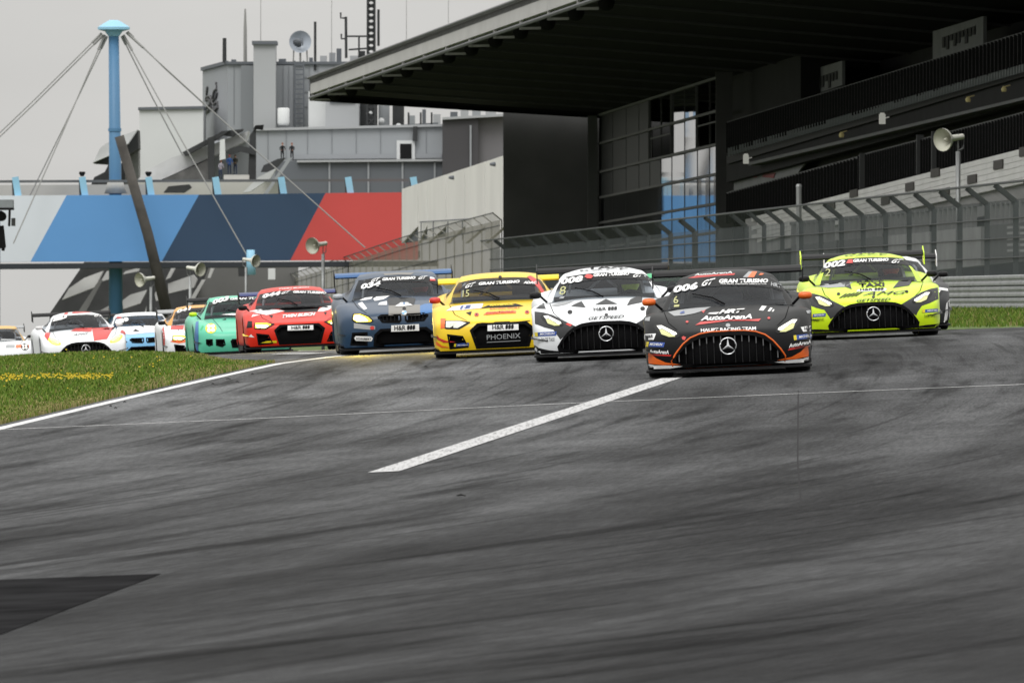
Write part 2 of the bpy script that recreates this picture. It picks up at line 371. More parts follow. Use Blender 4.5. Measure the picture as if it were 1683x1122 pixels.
def fence(name, label, OO, bz, H, Ya, Yb, step, over, wire, wm=M_WIRE, group=None, pm=M_POST, pw_=1.0):
    root = empty(name, L(OO, Ya, bz(Ya)), label, 'fence', group); Y = Ya; first = True
    while Y < Yb:
        Y1 = Y + step(Y)
        mb = MB(); w = pw_ * (.16 if Y < 450 else .2)
        mb.bar(L(OO, Y, bz(Y) - .3), L(OO, Y, bz(Y) + H), w, w); mb.bar(L(OO, Y, bz(Y) + H - .03), L(OO - over, Y, bz(Y) + H + over * .75), w, w); mb.build('post', pm, root)
        mb = MB(); mb.grid([[L(OO - .1, q, bz(q) + .05), L(OO - .1, q, bz(q) + H)] for q in (Y, Y1)]); mb.build('wire_mesh', wm, root)
        mb = MB(); mb.grid([[L(OO - .1, q, bz(q) + H), L(OO - over - .02, q, bz(q) + H + over * .75)] for q in (Y, Y1)]); mb.build('overhang_mesh', M_WIRE2, root)
        for fz in wire:
            mb = MB(); mb.tube([L(OO - .13, Y, bz(Y) + H * fz), L(OO - .13, Y1, bz(Y1) + H * fz)], .022 if Y < 450 else .03, 5); mb.build('cable', M_CAB, root)
        mb = MB(); mb.tube([L(OO - over, Y, bz(Y) + H + over * .75 + .03), L(OO - over, Y1, bz(Y1) + H + over * .75 + .03)], .04, 5); mb.build('top_rail', M_CAB, root)
        Y = Y1
    return root
fence('debris_fence', 'grey mesh debris fence with bent-over top behind the guard rail', OF, base, 3.15, 270, 612, lambda Y: 8.6 if Y < 430 else 14, .62, (.30, .48, .66, .84))
OF2 = 39.2
def base2(Y): return pw(Y, [(700, 4.3), (838, 3.9), (954, 3.2), (1200, 2.0), (1500, 1.0)])
fence('debris_fence', 'far weathered mesh fence climbing beside the red end of the bridge', OF2, base2, 3.5, 724, 1180, lambda Y: 12, .55, (.5, .9), meshmat('old_fence_mesh', (.20, .195, .165), .72), None, mat('weathered_post', (.34, .33, .30), .8), .4)
M_BANK = mat('dry_bank', (.115, .115, .075), .95, var=.4, vs=.25)
mb = MB(); mb.grid([[L(33.5, Y, base(Y) + .02), L(36.5, Y, base2(Y) - 1.2), L(39.0, Y, base2(Y) - .05), L(42, Y, base2(Y)), L(60, Y, base2(Y) - 1), L(80, Y, -3)] for Y in range(724, 1330, 12)])
o = mb.build('earth_bank', M_BANK, smooth=True); o['kind'] = 'structure'

# ------------------------------------------------------------------ grandstand on the right
def LP(O, px, py):                         # point on the line of offset O at a photo column / row
    Y = YP(O, px); return L(O, Y, (561 - py) * Y / F)
M_DARK = mat('charcoal_cladding', (.015, .0155, .016), .85, var=.2, vs=.4, spec=.2)
M_DARK2 = mat('dark_concrete', (.085, .085, .086), .85, var=.2, vs=.3)
M_BLACK = mat('black_steel', (.006, .006, .0065), .7, spec=.2)
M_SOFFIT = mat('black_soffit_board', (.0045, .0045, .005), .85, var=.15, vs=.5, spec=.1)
M_FASC = mat('grey_fascia', (.46, .455, .45), .6, var=.08, vs=.2)
M_BEAM = mat('dark_grey_beam', (.045, .046, .047), .6)
M_PILL = mat('grey_column', (.10, .104, .106), .7, var=.12, vs=.3)
M_GLASS = mat('mirror_glazing', (.012, .014, .016), .025, spec=1.0)
M_GLASS2 = mat('dusty_glazing', (.012, .014, .0145), .5, spec=.08)
M_WHITE = mat('white_painted_board', (.82, .82, .80), .7, var=.06, vs=.4)
M_PANEL = mat('pale_grey_board', (.36, .36, .36), .7, var=.12, vs=.3)
gs = empty('grandstand', L(45, 600, 0), 'huge dark grandstand with glazed front and overhanging black roof on the right', 'grandstand')
YE = 722
# back walls, end wall, column
mb = MB(); mb.hexa([L(50, YE, -2), L(50, 330, -2), L(52, 330, -2), L(52, YE, -2), L(50, YE, 14.4), L(50, 330, 14.4), L(52, 330, 14.4), L(52, YE, 14.4)]); mb.build('back_wall', M_DARK, gs)
a = P(827, 180, YE); b = P(1168, 180, YE)
mb = MB(); mb.hexa([(a.x, YE, ZC - 2), (b.x, YE, ZC - 2), (b.x, YE + 1.5, ZC - 2), (a.x, YE + 1.5, ZC - 2), (a.x, YE, ZC + 14.75), (b.x, YE, ZC + 14.3), (b.x, YE + 1.5, ZC + 14.3), (a.x, YE + 1.5, ZC + 14.75)]); mb.build('end_wall', M_DARK2, gs)
a = P(966, 180, YE - 6); b = P(982, 180, YE - 6)
mb = MB(); mb.box(((a.x + b.x) / 2, YE - 5, ZC + 6), (b.x - a.x, 1.4, 16.4)); mb.build('column', M_PILL, gs)
# glazed front: every pane its own piece
CX = [985, 1007, 1029, 1050, 1068, 1086, 1104, 1125, 1146, 1166, 1187]; RZ = [14.25, 12.45, 10.65, 9.05, 7.45, 5.9, 4.2]
def ztilt(z, px): return z - .0016 * (1187 - px) * (z > 9) * 0
for i in range(len(CX) - 1):
    for j in range(len(RZ) - 1):
        if j < 2 and i in (4, 5, 8, 9): continue
        ya, yb = YP(45, CX[i]) - .15, YP(45, CX[i + 1]) + .15; z1, z0 = RZ[j] - .06, RZ[j + 1] + .06
        sub = 3 if (j in (0, 3, 4)) else 1
        for k in range(sub):
            y0, y1 = lerp(ya, yb, k / sub) - (.06 if k else 0), lerp(ya, yb, (k + 1) / sub) + (.06 if k < sub - 1 else 0)
            w = (.0125 if i < 6 else .009 if i == 6 else .0045 if i == 7 else .001) * (y0 - y1) + random.uniform(-.006, .006)
            mb = MB(); mb.hexa([L(45, y0, z0), L(45 + w, y1, z0), L(45.06 + w, y1, z0), L(45.06, y0, z0), L(45, y0, z1), L(45 + w, y1, z1), L(45.06 + w, y1, z1), L(45.06, y0, z1)])
            dull = (j == 0 and i < 4) or (j == 1 and i < 4) or (j == 2 and i < 5)
            mb.build('pane', M_GLASS2 if dull else M_GLASS, gs)
for px in CX: Y = YP(45, px); mb = MB(); mb.bar(L(45.03, Y, 4), L(45.03, Y, 14.35), .3, .10); mb.build('mullion', M_BEAM, gs)
for z in RZ[:-1]: mb = MB(); mb.bar(L(44.98, YP(45, 985), z), L(44.98, YP(45, 1187), z), .16, .14); mb.build('transom', M_BEAM if z < 14 else M_PILL, gs)
for px in (1068, 1104, 1146): mb = MB(); Y = YP(45, px); mb.bar(L(44.97, Y, 10.6), L(44.97, Y, 14.3), .5, .14); mb.build('frame_post', M_PILL, gs)
for (p0, p1) in ((1070, 1102), (1148, 1186)):
    mb = MB(); mb.bar(L(45, YP(45, p0), 11.9), L(45, YP(45, p1), 11.9), .1, .08); mb.build('loggia_rail', M_BEAM, gs)
mb = MB(); mb.hexa([L(45.5, YE, 4), L(45.5, YP(45, 1190), 4), L(46, YP(45, 1190), 4), L(46, YE, 4), L(45.5, YE, 10.5), L(45.5, YP(45, 1190), 10.5), L(46, YP(45, 1190), 10.5), L(46, YE, 10.5)]); mb.build('inner_wall', M_DARK, gs)
mb = MB(); Y = YP(44.6, 1190); mb.bar(L(44.6, Y, 3), L(44.6, Y, 14.3), .9, .9); mb.build('column', M_DARK2, gs)
# wall block beside the glass, upper balcony, rails
def plate(name, O, quad, thick, m, par=None):
    q = [LP(O, *c) for c in quad]; mb = MB(); mb.prism(q, (thick, 0, 0)); return mb.build(name, m, par or gs)
plate('wall_block', 46, [(1194, 300), (1316, 262), (1316, 90), (1194, 122)], 3.5, M_DARK)
plate('balcony_slab', 44.3, [(1194, 270), (1760, 103), (1760, 88), (1194, 256)], 6, M_BLACK)
plate('balcony_front', 44.5, [(1194, 300), (1760, 150), (1760, 104), (1194, 271)], .4, M_DARK)
plate('ring_beam', 43.9, [(1230, 272), (1760, 146), (1760, 141), (1230, 267)], .5, M_PILL)
plate('lower_front', 45.6, [(1194, 350), (1760, 215), (1760, 150), (1194, 292)], .4, M_BLACK)
def balustrade(name, O, top, bot, n, w, m, railw=.09):
    (x0, y0), (x1, y1) = top; (u0, v0), (u1, v1) = bot
    Ya, Yb = YP(O, x0), YP(O, x1); za, zb = (561 - y0) * Ya / F, (561 - y1) * Yb / F; wa, wb = (561 - v0) * Ya / F, (561 - v1) * Yb / F
    mb = MB(); mb.bar(L(O, Ya, za), L(O, Yb, zb), railw, railw); mb.build('handrail', M_PILL, gs)
    for k in range(n):
        t = (k + .5) / n; Y = lerp(Ya, Yb, t); mb = MB(); mb.bar(L(O, Y, lerp(wa, wb, t)), L(O, Y, lerp(za, zb, t)), w, w); mb.build('baluster', m, gs)
M_BAL = mat('dark_baluster', (.013, .0135, .014), .7, spec=.2); M_FRIN = mat('weathered_steel_fin', (.20, .225, .225), .6)
balustrade('rail', 44.1, ((1196, 202), (1750, 34)), ((1196, 252), (1750, 88)), 110, .30, M_BAL)
for k in range(118):
    t = (k + .5) / 118; px = lerp(1196, 1740, 1 - (1 - t) ** 1.0); py = 249 - (px - 1200) * .2843; a, b = LP(44.0, px, py + 7), LP(44.0, px, py - 6)
    mb = MB(); mb.bar(a, b, .45, .12); mb.build('slab_fin', M_FRIN, gs)
balustrade('rail', 43.2, ((1412, 257), (1760, 166)), ((1412, 312), (1760, 228)), 74, .24, M_BAL)
balustrade('rail', 43.2, ((1195, 318), (1410, 259)), ((1195, 368), (1410, 312)), 44, .26, M_BAL)
for px, y0, y1 in ((1418, 252, 312), (1512, 222, 288), (1537, 216, 284)): mb = MB(); mb.bar(LP(43.1, px, y1), LP(43.1, px, y0), .5, .3); mb.build('rail_post', M_PILL, gs)
# white board parapet with small openings
OW = 42.0
ptop = lambda px: 352 - (px - 1255) * .2535
holes = [(1494, 307), (1536, 284), (1596.5, 294.5), (1639.5, 270.5), (1682, 249), (1552, 316), (1402, 318), (1454, 330), (1365, 338), (1730, 237)]
xs = [1235 + 21 * i for i in range(26)]
for i in range(len(xs) - 1):
    for k in range(6):
        x0, x1 = xs[i] + (k % 2) * 9, xs[i + 1] + (k % 2) * 9
        s = lambda px: 41.0 * (px + 188) / 1871 * .235      # board height in photo rows grows towards the right
        q = [(x0, ptop(x0) + (k + 1) * s(x0) - .5), (x1 - .3, ptop(x1) + (k + 1) * s(x1) - .5), (x1 - .3, ptop(x1) + k * s(x1) + .2), (x0, ptop(x0) + k * s(x0) + .2)]
        pts4 = [LP(OW, *c) for c in q]; mb = MB(); mb.prism(pts4, (.35, 0, 0)); mb.build('board', M_WHITE, gs)
mb = MB(); mb.hexa([LP(OW + .2, 1225, 420), LP(OW + .2, 1770, 330), LP(OW + .6, 1770, 330), LP(OW + .6, 1225, 420), LP(OW + .2, 1225, ptop(1225) + 1), LP(OW + .2, 1770, ptop(1770) + 1), LP(OW + .6, 1770, ptop(1770) + 1), LP(OW + .6, 1225, ptop(1225) + 1)]); mb.build('parapet_core', M_PANEL, gs)
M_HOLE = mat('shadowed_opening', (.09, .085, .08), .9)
for (x, y) in holes:
    s = 6.2 + (x - 1400) * .005; plate('opening', OW - .06, [(x - s, y + s + 1.5), (x + s, y + s - 1.5), (x + s, y - s - 1.5), (x - s, y - s + 1.5)], .05, M_HOLE)
# things behind the fence at ground level
for i, (x0, x1) in enumerate(((1300, 1375), (1378, 1452), (1455, 1528), (1533, 1612), (1620, 1760))):
    plate('parapet_panel', 39.0, [(x0, 452 - (x0 - 1455) * .10), (x1, 452 - (x1 - 1455) * .10), (x1, 388 - (x1 - 1455) * .10), (x0, 388 - (x0 - 1455) * .10)], .3, M_PANEL if i in (2, 3) else M_DARK2)
    n = int((x1 - x0) / 8)
    for k in range(n):
        px = x0 + 4 + 8 * k; yb = 388 - (px - 1455) * .10
        mb = MB(); mb.bar(LP(39.1, px, yb), LP(39.1, px, yb - 36), .25, .2); mb.build('baluster', M_PANEL, gs)
    mb = MB(); mb.bar(LP(39.1, x0, 352 - (x0 - 1455) * .10), LP(39.1, x1, 352 - (x1 - 1455) * .10), .12, .12); mb.build('handrail', M_PILL, gs)
for k in range(5):
    for x0, x1 in ((1655, 1668), (1676, 1700)):
        y = 372 + k * 9.5; plate('louvre', 38.2, [(x0, y + 4), (x1, y + 3), (x1, y - 1), (x0, y)], .15, M_PANEL)
# posters, lamps
def decal_text(body, p0, p1, h, shear=0, bold=0.0):      # text outline fitted between two 2D points; returns verts2d, faces
    cu = bpy.data.curves.new('lettering', 'FONT'); cu.body = body; cu.shear = shear; cu.offset = bold; cu.resolution_u = 2; cu.fill_mode = 'FRONT'
    ob = bpy.data.objects.new('lettering', cu); me = ob.to_mesh()
    V = [(v.co.x, v.co.y) for v in me.vertices]; Fc = [tuple(p.vertices) for p in me.polygons]
    ob.to_mesh_clear(); bpy.data.objects.remove(ob); bpy.data.curves.remove(cu)
    x0 = min(v[0] for v in V); x1 = max(v[0] for v in V); y0 = min(v[1] for v in V); y1 = max(v[1] for v in V)
    ax, ay = p0; bx, by = p1
    return [(ax + (bx - ax) * (x - x0) / (x1 - x0), ay + (by - ay) * (x - x0) / (x1 - x0) + h * (y - y0) / (y1 - y0)) for x, y in V], Fc
M_POSTER = mat('poster_board', (.17, .18, .185), .7, var=.12, vs=.5); M_INK = mat('poster_ink', (.03, .032, .034), .8)
M_RED = mat('faded_red_print', (.20, .012, .015), .7)
for (lab, q, tq) in (('dim white poster high on the stand, nearer the glazed front', [(1319, 162), (1384, 140), (1384, 100), (1319, 120)], [(1328, 133), (1377, 116)]), ('dim white poster high on the stand, nearer the right edge', [(1533, 98), (1616, 72), (1616, 27), (1533, 52)], [(1548, 62), (1604, 42)])):
    r0 = empty('poster', LP(47, *q[0]), lab, 'poster'); p = [LP(47, *c) for c in q]; mb = MB(); mb.prism(p, (.15, 0, 0)); mb.build('board', M_POSTER, r0)
    for k in range(9):
        t = k / 9; x0 = lerp(tq[0][0], tq[1][0], t); y0 = lerp(tq[0][1], tq[1][1], t); w = (tq[1][0] - tq[0][0]) / 9 * .62; hh = 17 + 7 * math.sin(k * 2.3)
        mb = MB(); mb.prism([LP(46.94, x0, y0 + hh), LP(46.94, x0 + w, y0 + hh - w * .33), LP(46.94, x0 + w, y0 - w * .33), LP(46.94, x0, y0)], (.03, 0, 0)); mb.build('print', M_INK, r0)
r0 = empty('banner', LP(44.9, 1206, 313), 'grey banner with red emblem on the stand beside the glazing', 'banner')
mb = MB(); mb.prism([LP(44.9, 1206, 316), (LP(44.9, 1300, 298)), LP(44.9, 1322, 270), LP(44.9, 1206, 276)], (.1, 0, 0)); mb.build('board', M_POSTER, r0)
mb = MB(); mb.prism([LP(44.85, 1226, 292), LP(44.85, 1236, 276), LP(44.85, 1280, 273), LP(44.85, 1276, 280), LP(44.85, 1246, 283), LP(44.85, 1243, 292)], (.03, 0, 0)); mb.prism([LP(44.85, 1252, 291), LP(44.85, 1254, 287), LP(44.85, 1274, 284), LP(44.85, 1271, 293)], (.03, 0, 0)); mb.build('emblem', M_RED, r0)
M_LAMPW = mat('lit_white_lamp', (.6, .6, .55), .5, emit=(1, 1, .9), es=.22); M_LAMPY = mat('dull_yellow_lamp', (.45, .40, .16), .5, emit=(1, .85, .4), es=.06)
for lab, px, py, w, h, m in (('white box lamp left of the grey banner', 1226, 262, 9, 18, M_LAMPW), ('white box lamp under the balcony', 1450, 196, 10, 20, M_LAMPW)):
    a = LP(43.6, px, py); s = a.y / F; mb = MB(); mb.box(a, (w * s, .5, h * s * .8)); mb.box(a + Vector((0, 0, h * s * .45)), (w * s * .7, .4, h * s * .12)); mb.bar(a, a + Vector((.3, .3, .1)), .04); tag(mb.build('wall_lamp', m), lab, 'lamp')
for lab, px, py in (('small yellow lamp under the balcony near the wall block', 1383, 222), ('small yellow lamp under the balcony, second from the right edge', 1591, 164), ('small yellow lamp under the balcony at the right edge', 1650, 147)):
    a = LP(43.6, px, py); s = a.y / F; mb = MB(); mb.tube([a + Vector((0, 0, -4 * s)), a, a + Vector((0, 0, 5 * s))], [3.5 * s, 4.5 * s, 2 * s], 8); mb.bar(a + Vector((0, 0, 4 * s)), a + Vector((.25, .2, 7 * s)), .04); tag(mb.build('wall_lamp', m := M_LAMPY, smooth=True), lab, 'lamp')
# ---- roof
def rfx(Y): return -12.76 + (YE - 2 - Y) * .0797
ZT, ZB = 16.6, 15.72
RY = [YE - 2 - 16.4 * k for k in range(25)]
def rp(Y, t, z=0): return Vector((lerp(rfx(Y), 52 - KS * Y, t), Y, ZC + lerp(ZB, 13.9, t) + z))
for k in range(len(RY) - 1):
    y0, y1 = RY[k], RY[k + 1] + .05
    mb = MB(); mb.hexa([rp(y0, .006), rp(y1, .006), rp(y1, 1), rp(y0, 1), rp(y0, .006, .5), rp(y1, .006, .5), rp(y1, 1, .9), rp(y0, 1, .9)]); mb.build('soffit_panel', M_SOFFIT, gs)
    mb = MB(); mb.bar(rp(y0 - 1, .01, -.06), rp(y0 - 1, .985, -.06), .25, .12); mb.build('rib', M_BEAM if k else M_BLACK, gs)
    for q in (0, .5):
        yy = lerp(y0, y1, q); mb = MB(); mb.bar(rp(yy - .6, .004, -.5), rp(yy - .6, .004, .3), .35, .16); mb.bar(rp(yy - .6, .004, -.45), rp(yy - .6, .05, -.35), .12, .12)
        if q == 0: mb.build('bracket', M_FASC, gs)
    a = rp(y0 - 4.5, .05, -.25); mb = MB(); mb.tube([a + Vector((0, -.3, 0)), a + Vector((0, 0, .15)), a + Vector((0, .5, .4))], [.38, .42, .18], 10); mb.build('floodlight_housing', M_BLACK, gs, smooth=True)
ya, yb = RY[0] + .3, RY[-1]
mb = MB(); mb.hexa([Vector((rfx(ya), ya, ZC + ZT - .95)), Vector((rfx(yb), yb, ZC + ZT - .95)), Vector((rfx(yb) + .3, yb, ZC + ZT - .95)), Vector((rfx(ya) + .3, ya, ZC + ZT - .95)), Vector((rfx(ya), ya, ZC + ZT)), Vector((rfx(yb), yb, ZC + ZT)), Vector((rfx(yb) + .3, yb, ZC + ZT)), Vector((rfx(ya) + .3, ya, ZC + ZT))]); mb.build('fascia', M_FASC, gs)
mb = MB(); mb.tube([Vector((rfx(ya) - .12, ya, ZC + ZT + .05)), Vector((rfx(yb) - .12, yb, ZC + ZT + .05))], .09, 6); mb.build('gutter', M_PILL, gs)
mb = MB(); mb.tube([rp(ya, .004, -.32) + Vector((-.1, 0, 0)), rp(yb, .004, -.32) + Vector((-.1, 0, 0))], .10, 6); mb.build('edge_pipe', M_PILL, gs)
mb = MB(); mb.hexa([rp(ya, 0, .55), rp(yb, 0, .55), rp(yb, 1, .95), rp(ya, 1, .95), rp(ya, 0, .86), rp(yb, 0, .86), rp(yb, 1, 1.4), rp(ya, 1, 1.4)]); mb.build('roof_deck', M_DARK2, gs)
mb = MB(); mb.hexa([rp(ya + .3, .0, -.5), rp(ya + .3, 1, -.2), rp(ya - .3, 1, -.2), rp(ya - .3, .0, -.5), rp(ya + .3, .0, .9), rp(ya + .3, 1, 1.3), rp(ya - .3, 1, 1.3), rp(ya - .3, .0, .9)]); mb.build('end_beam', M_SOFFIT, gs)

# ------------------------------------------------------------------ footbridge with cable-stayed pylon
DB = 960.0
def slab(name, poly, d, thick, m, parent):
    mb = MB(); mb.prism([P(x, y, d) for x, y in poly], (0, thick, 0)); return mb.build(name, m, parent)
br = empty('footbridge', P(190, 585, DB), 'footbridge with white, blue, navy and red fascia hung from a light blue pylon', 'bridge')
M_BW = mat('bridge_white', (.62, .66, .72), .6, var=.05, vs=.1); M_BB = mat('bridge_blue', (.105, .29, .60), .55, var=.06, vs=.1)
M_BN = mat('bridge_navy', (.020, .050, .105), .55, var=.08, vs=.1); M_BR = mat('bridge_red', (.52, .06, .055), .55, var=.06, vs=.1)
M_PYL = mat('pylon_blue', (.075, .20, .36), .5, var=.08, vs=.2); M_LB = mat('light_blue_paint', (.27, .52, .70), .5, var=.05, vs=.5)
M_CABL = mat('stay_cable_grey', (.25, .25, .245), .6); M_CONC = mat('pale_concrete', (.42, .415, .395), .85, var=.12, vs=.2)
slab('fascia_panel', [(-160, 433), (50, 430), (109.5, 321), (-160, 323)], DB, 1.5, M_BW, br)
slab('fascia_panel', [(50, 430), (266, 429.5), (327, 320), (109.5, 321)], DB, 1.5, M_BB, br)
slab('fascia_panel', [(266, 429.5), (477, 428), (535, 317.5), (327, 320)], DB, 1.5, M_BN, br)
slab('fascia_panel', [(477, 428), (687, 427), (687, 316), (535, 317.5)], DB, 1.5, M_BR, br)
slab('under_beam', [(-160, 443), (720, 437), (720, 428.5), (-160, 434.5)], DB - .2, 6, mat('dark_underbeam', (.022, .026, .034), .7), br)
slab('deck', [(-160, 427), (690, 422), (690, 412), (-160, 417)], DB + 1.6, 5, M_DARK2, br)
slab('back_fascia', [(-160, 430), (690, 426), (690, 322), (-160, 327)], DB + 7, .4, M_CONC, br)
slab('parapet_wall', [(-160, 322), (250, 320), (250, 303), (-160, 305)], DB + 6, .4, M_CONC, br)
for px in (-80, 28, 138, 247, 357, 465, 575, 682):
    mb = MB(); a, b = P(px + 2, 322, DB + .6), P(px - 3, 291, DB + .6); mb.bar(a, b, .55, .4, up=(0, 1, 0)); mb.build('post', M_LB, br)
    mb = MB(); a, b = P(px - 5, 322, DB + 1.2), P(px - 6, 296, DB + 1.2); mb.bar(a, b, .25, .4, up=(0, 1, 0)); mb.build('post_backing', M_BEAM, br)
mb = MB(); mb.bar(P(-160, 299, DB + 1.6), P(690, 296, DB + 1.6), .12, .22); mb.build('handrail', M_PILL, br)
for px in (138, 247):
    mb = MB(); a = P(px - 3, 290, DB + 1); mb.tube([a, a + Vector((0, 0, .25)), a + Vector((0, 0, .4))], [.12, .28, .24], 8); mb.build('lamp_head', M_BLACK, br, smooth=True)
a, b = P(190.5, 600, DB + 3), P(187, 58, DB + 3)
mb = MB(); mb.tube([a, P(189.5, 300, DB + 3), b], [.62, .52, .44], 16); py = mb.build('pylon', M_PYL, br, smooth=True)
mb = MB(); mb.tube([P(190, 318, DB + 3), P(189.6, 296, DB + 3)], [.95, .62], 12); mb.build('pylon_collar', M_CONC, br, smooth=True)
mb = MB(); mb.tube([P(188.6, 216, DB + 3), P(188.6, 211, DB + 3)], .56, 16); mb.build('pylon_flange', M_PYL, br)
cap = [P(187, y, DB + 3) for y in (33.5, 36, 45, 49, 52, 60)]
mb = MB(); mb.tube(cap, [.35, .62, 1.36, 1.36, .75, .46], 16); mb.build('pylon_head', M_LB, br)
for (x0, y0, x1, y1, dd) in ((167, 55, -60, 275, 0), (170, 58, -57, 279, .8), (172, 58, 22, 400, -3), (176, 60, 34, 352, 4), (203, 58, 405, 418, -3), (200, 60, 300, 255, 6), (208, 54, 600, 407, -3), (210, 53, 336, 172, 8)):
    mb = MB(); a, b = P(x0, y0, DB + 3), P(x1, y1, DB + dd); mb.tube([a, a.lerp(b, .5) - Vector((0, 0, .12)), b], .055, 5); mb.tube([a, a.lerp(b, .07)], .11, 6); mb.build('stay_cable', M_CABL, br)
a = P(412, 432, DB - 3); mb = MB(); mb.tube([a + Vector((0, 0, -1)), a + Vector((0, 0, 1.1))], [.45, .35], 10); mb.build('cable_anchor', M_LB, br, smooth=True)
mb = MB(); mb.tube([P(196, 224, DB - 4), P(243, 385, DB - 4), P(276, 520, DB - 4)], [.42, .46, .5], 10); mb.tube([P(276, 515, DB - 4), P(282, 575, DB - 4)], [.5, .5], 10)
tag(mb.build('leaning_mast', mat('weathered_dark_timber', (.055, .05, .045), .85, var=.35, vs=.8), smooth=True), 'thick dark leaning mast crossing in front of the blue bridge fascia', 'mast')

# ------------------------------------------------------------------ horn loudspeakers
M_HORN = mat('horn_white', (.66, .66, .60), .5, var=.06, vs=2)
M_HORNI = mat('horn_inside_cream', (.50, .50, .42), .55)
def horn(px, py, d, dia, yaw, label, pole=None, lens=1.3):
    c = P(px, py, d); r = empty('horn_loudspeaker', c, label, 'loudspeaker', 'horn loudspeakers along the track'); ax = Vector((math.sin(R(yaw)), -math.cos(R(yaw)), -.12)).normalized()
    prof = [(0, dia / 2), (.06, dia / 2 * .98), (.14, dia / 2 * .86), (.24, dia * .30), (.36, dia * .19), (.5, dia * .14), (.8, dia * .125), (1.0, dia * .12)]
    mb = MB(); mb.tube([c - ax * (t * dia * lens) for t, q in prof], [q for t, q in prof], 20, cap=False); mb.tube([c - ax * (dia * lens), c - ax * (dia * lens + .02)], dia * .12, 16); mb.build('bell', M_HORN, r, smooth=True)
    mb = MB(); mb.tube([c - ax * (t * dia * lens) for t, q in prof[:6]], [q * .965 for t, q in prof[:6]], 20, cap=False); mb.build('bell_inside', M_HORNI, r, smooth=True)
    mb = MB(); mb.tube([c - ax * dia * .34, c - ax * dia * .12], [dia * .09, dia * .035], 10); mb.build('driver_cone', M_HORNI, r, smooth=True)
    e = c - ax * (dia * lens * .8); mb = MB(); mb.bar(e + Vector((0, 0, .12)), e - Vector((0, 0, dia * .62)), .07, .05); mb.tube([e - Vector((0, 0, dia * .60)), e - ax * .25 - Vector((0, 0, dia * .5)), e - ax * .3], .03, 6); mb.build('bracket', M_STEELD, r)
    if pole:
        q = e - Vector((0, 0, dia * .6)); mb = MB(); mb.tube([q, Vector((q.x, q.y, ZC + pole))], .075 * dia / .72, 10); mb.build('pole', M_STEEL, r, smooth=True)
horn(1549, 230, 356, .74, -42, 'big white horn loudspeaker on a pole in front of the white parapet', .9)
horn(513, 404, 640, .95, -38, 'white horn loudspeaker on a pole before the red bridge panel', -.5)
horn(421, 429, 700, .8, 50, 'white horn loudspeaker by the bridge cable anchor under the navy panel', -.7)
horn(330, 443, 720, .9, 48, 'white horn loudspeaker below the bridge between leaning mast and cable anchor', -.7)
horn(229, 460, 660, .85, -48, 'lowest white horn loudspeaker, left of the leaning mast', -.6)
for lab, px, y0, y1, O in (('slim grey pole rising above the debris fence beside the black car', 1313, 307, 430, 34.0),):
    mb = MB(); a, b = LP(O, px, 500), LP(O, px, y0); mb.tube([a, b], .10, 8); mb.tube([b, b + Vector((0, 0, .1))], [.12, .08], 8); tag(mb.build('slim_pole', M_STEEL), lab, 'pole')
# camera rig at the left edge
r0 = empty('camera_rig', P(-5, 415, 600), 'grey hooded camera rig cut by the left edge of the picture', 'camera'); D6 = 600
mb = MB(); a = P(4, 335, D6); mb.box(a, (1.15, 1.5, .42)); mb.build('hood', mat('grey_hood', (.22, .24, .25), .6, var=.1, vs=2), r0)
mb = MB(); a = P(3, 343.5, D6); mb.box(a, (1.25, 1.6, .10)); mb.build('hood_edge', M_BLACK, r0)
mb = MB(); mb.tube([P(1, 352, D6), P(3, 356, D6 - .5)], [.2, .26], 10); mb.bar(P(16, 345, D6), P(15, 372, D6), .12, .12); mb.build('camera_body', M_BLACK, r0)
mb = MB(); mb.box(P(22, 365, D6), (.2, .4, .42)); mb.build('monitor', M_BEAM, r0)
mb = MB(); mb.tube([P(-3, 372, D6), P(4, 408, D6)], [.3, .2], 8); mb.tube([P(3, 408, D6), P(8, 409, D6)], .12, 8); mb.build('tripod_leg', M_BLACK, r0)
mb = MB(); mb.tube([P(-6, 345, D6), P(-6, 620, D6)], .2, 8); mb.build('mast', M_STEELD, r0)

# ------------------------------------------------------------------ control building and terraces behind the bridge
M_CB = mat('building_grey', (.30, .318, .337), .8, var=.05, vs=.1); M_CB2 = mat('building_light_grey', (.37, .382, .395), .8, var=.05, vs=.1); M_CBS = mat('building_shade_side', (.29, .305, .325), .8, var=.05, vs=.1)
M_CBW = mat('building_white', (.60, .615, .62), .8, var=.05, vs=.1); M_PAR = mat('parapet_grey', (.115, .126, .142), .8, var=.08, vs=.1); M_PUR = mat('dark_mauve_cladding', (.06, .058, .063), .8, var=.1, vs=.1)
M_METAL = mat('roof_metal', (.48, .49, .50), .5, 0, var=.2, vs=.4); M_DGAP = mat('dark_steel_and_shade', (.028, .030, .032), .8, var=.3, vs=.5)  # the dark one also colours shade slabs below the terrace roofs
DT = 1150
tw = empty('control_building', P(470, 560, DT), 'grey control building with chimney block and roof antennas behind the bridge', 'building')
mb = MB(); mb.prism([P(333, 320, DT + 12), P(376, 320, DT), P(376, 104, DT), P(333, 114, DT + 12)], (22, 8, 0)); 
slab('tower_wall', [(374, 330), (600, 330), (600, 104), (374, 104)], DT, 14, M_CB, tw)
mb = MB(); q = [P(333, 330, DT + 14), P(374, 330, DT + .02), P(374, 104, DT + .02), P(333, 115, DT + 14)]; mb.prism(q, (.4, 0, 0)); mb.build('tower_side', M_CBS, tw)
slab('tower_cornice', [(372, 106), (600, 106), (600, 101.5), (372, 101.5)], DT - .3, 14, M_PAR, tw)
mb = MB(); mb.bar(P(332, 114, DT + 14), P(373, 103, DT - .2), .3, .35); mb.build('tower_cornice', M_PAR, tw)
